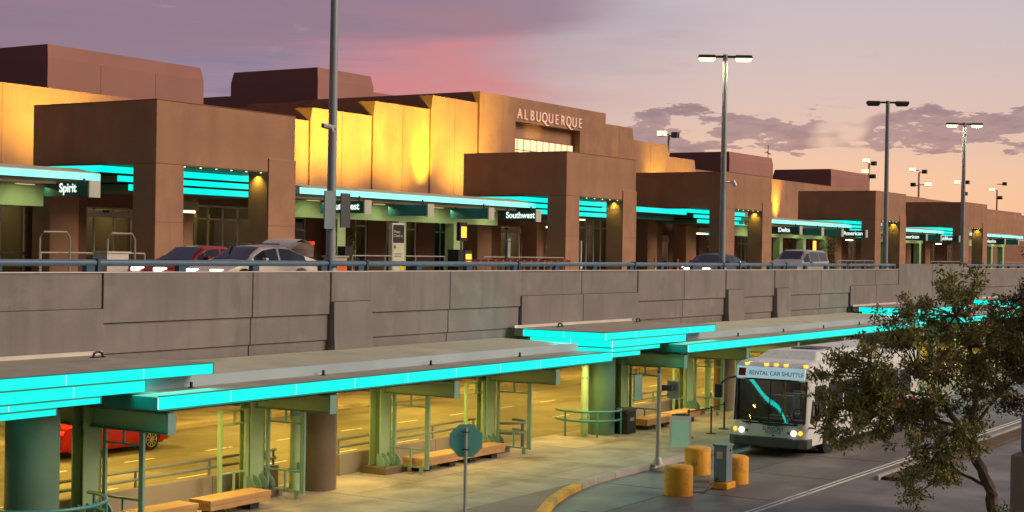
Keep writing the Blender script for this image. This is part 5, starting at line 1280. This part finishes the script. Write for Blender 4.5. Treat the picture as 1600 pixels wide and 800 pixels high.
for z0, z1, xa, xb, n_ in rows:
    for _ in range(n_):
        for _try in range(6):
            c_ = (ra.uniform(xa + .3, xb - .2), ra.uniform(-1.1, 1.1), ra.uniform(z0, z1))
            if all((c_[0] - q_[0]) ** 2 + (c_[2] - q_[2]) ** 2 > .12 for q_ in cl): break
        cl.append((*c_, ra.uniform(.34, .55)))
cl += [(ra.uniform(-3.9, -1.4), ra.uniform(-.8, .8), ra.uniform(2.2, 4.3), .5) for _ in range(12)]
cl += [(-4.45, .2, 3.6, .42), (-4.6, -.3, 3.0, .38), (-4.4, .3, 2.4, .4), (-4.2, -.2, 1.9, .36), (-4.0, .1, 4.0, .4), (-4.1, .5, 2.7, .4)]
tree('tree', 'tree with airy olive crown and forked leaning trunk in front of the bus', (40.5, 10.45, 0),
     [([(0, 0, 0), (-.1, 0, .7), (-.55, 0, 1.55)], .17, .13), ([(-.55, 0, 1.55), (-.62, 0, 2.3), (-.5, .1, 3.3), (-.7, 0, 4.4), (-1.1, 0, 5.2)], .11, .035),
      ([(-.55, 0, 1.55), (-1.0, -.1, 2.3), (-1.5, -.2, 3.1), (-2.1, 0, 3.8)], .11, .035), ([(-.1, 0, .7), (-.9, .2, 1.1), (-1.4, .2, 1.7)], .05, .02), ([(-1.0, -.1, 2.3), (-1.9, .3, 2.6), (-3.0, .2, 2.7)], .045, .02), ([(-.62, 0, 2.3), (.2, .2, 3.2), (.6, .3, 4.4)], .05, .02), ([(-1.5, -.2, 3.1), (-2.6, -.3, 3.3), (-3.3, 0, 3.6)], .035, .015)], cl, 'leaf', 23, .125, 3)
cl = []
ra = random.Random(5)
for _ in range(40): cl.append((ra.uniform(-1.5, 1.0), ra.uniform(-1.0, 1.0), ra.uniform(2.9, 6.9), ra.uniform(.4, .6)))
for _ in range(6): cl.append((ra.uniform(-.2, 1.6), ra.uniform(-.6, .6), ra.uniform(6.3, 7.2), .5))
tree('tree', 'denser dark tree cut by the right edge of the picture', (41.2, 8.6, 0), [([(0.6, 0, 0), (.4, 0, 2.0), (.1, 0, 3.4), (0, 0, 5.0)], .13, .05), ([(.4, 0, 2.0), (1.0, .2, 3.6), (1.1, .2, 5.4)], .07, .03), ([(.1, 0, 3.4), (-.7, .1, 4.0), (-1.0, 0, 4.8)], .04, .02), ([(.3, 0, 2.6), (-.3, -.1, 2.5), (-.9, 0, 2.9)], .03, .015)], cl, 'leaf_dark', 40, .12, 9)
def bush(c, r, h, label, m, n, size, name='shrub'):
    mb = MB()
    for _ in range(14):
        a = random.uniform(0, 6.28); q_ = random.random(); leaves(mb, (c[0] + r * .6 * math.cos(a) * (1 - q_ * .8), c[1] + r * .6 * math.sin(a) * (1 - q_ * .8), c[2] + h * q_), r * .5, n, size)
    t = thing(name, label, 'plant', c); build('leaf_mass', mb, m, t, normals=False)['kind'] = 'stuff'
    mb = MB(); mb.tube([c, (c[0], c[1], c[2] + h * .9)], .04, 6, .01); build('stem', mb, 'bark', t)
bush((38.2, 9.6, 0), .55, .6, 'bright green low bush at the foot of the tan pier', 'leaf_green', 50, .08)
bush((57.0, 44.8, 6.1), .42, 1.6, 'cone shaped dark shrub between the canopy columns', 'leaf_dark', 60, .12)
bush((113.0, 43, 5.45), .8, 2.2, 'tall dark shrub under the left American sign', 'leaf_dark', 60, .15)
bush((115.8, 43, 5.45), .9, 2.6, 'taller dark shrub next to the fourth tower', 'leaf_dark', 60, .15)
t = thing('planter', 'round dark planter under the cone shaped shrub', 'planter', (57, 44.8, 5.45)); mb = MB(); mb.cyl(57, 44.8, 5.45, 6.1, .3, 16, .42); build('pot', mb, 'column_brown', t, smooth=True); mb = MB(); mb.cyl(57, 44.8, 6.02, 6.08, .38, 16); build('soil', mb, 'dirt', t)
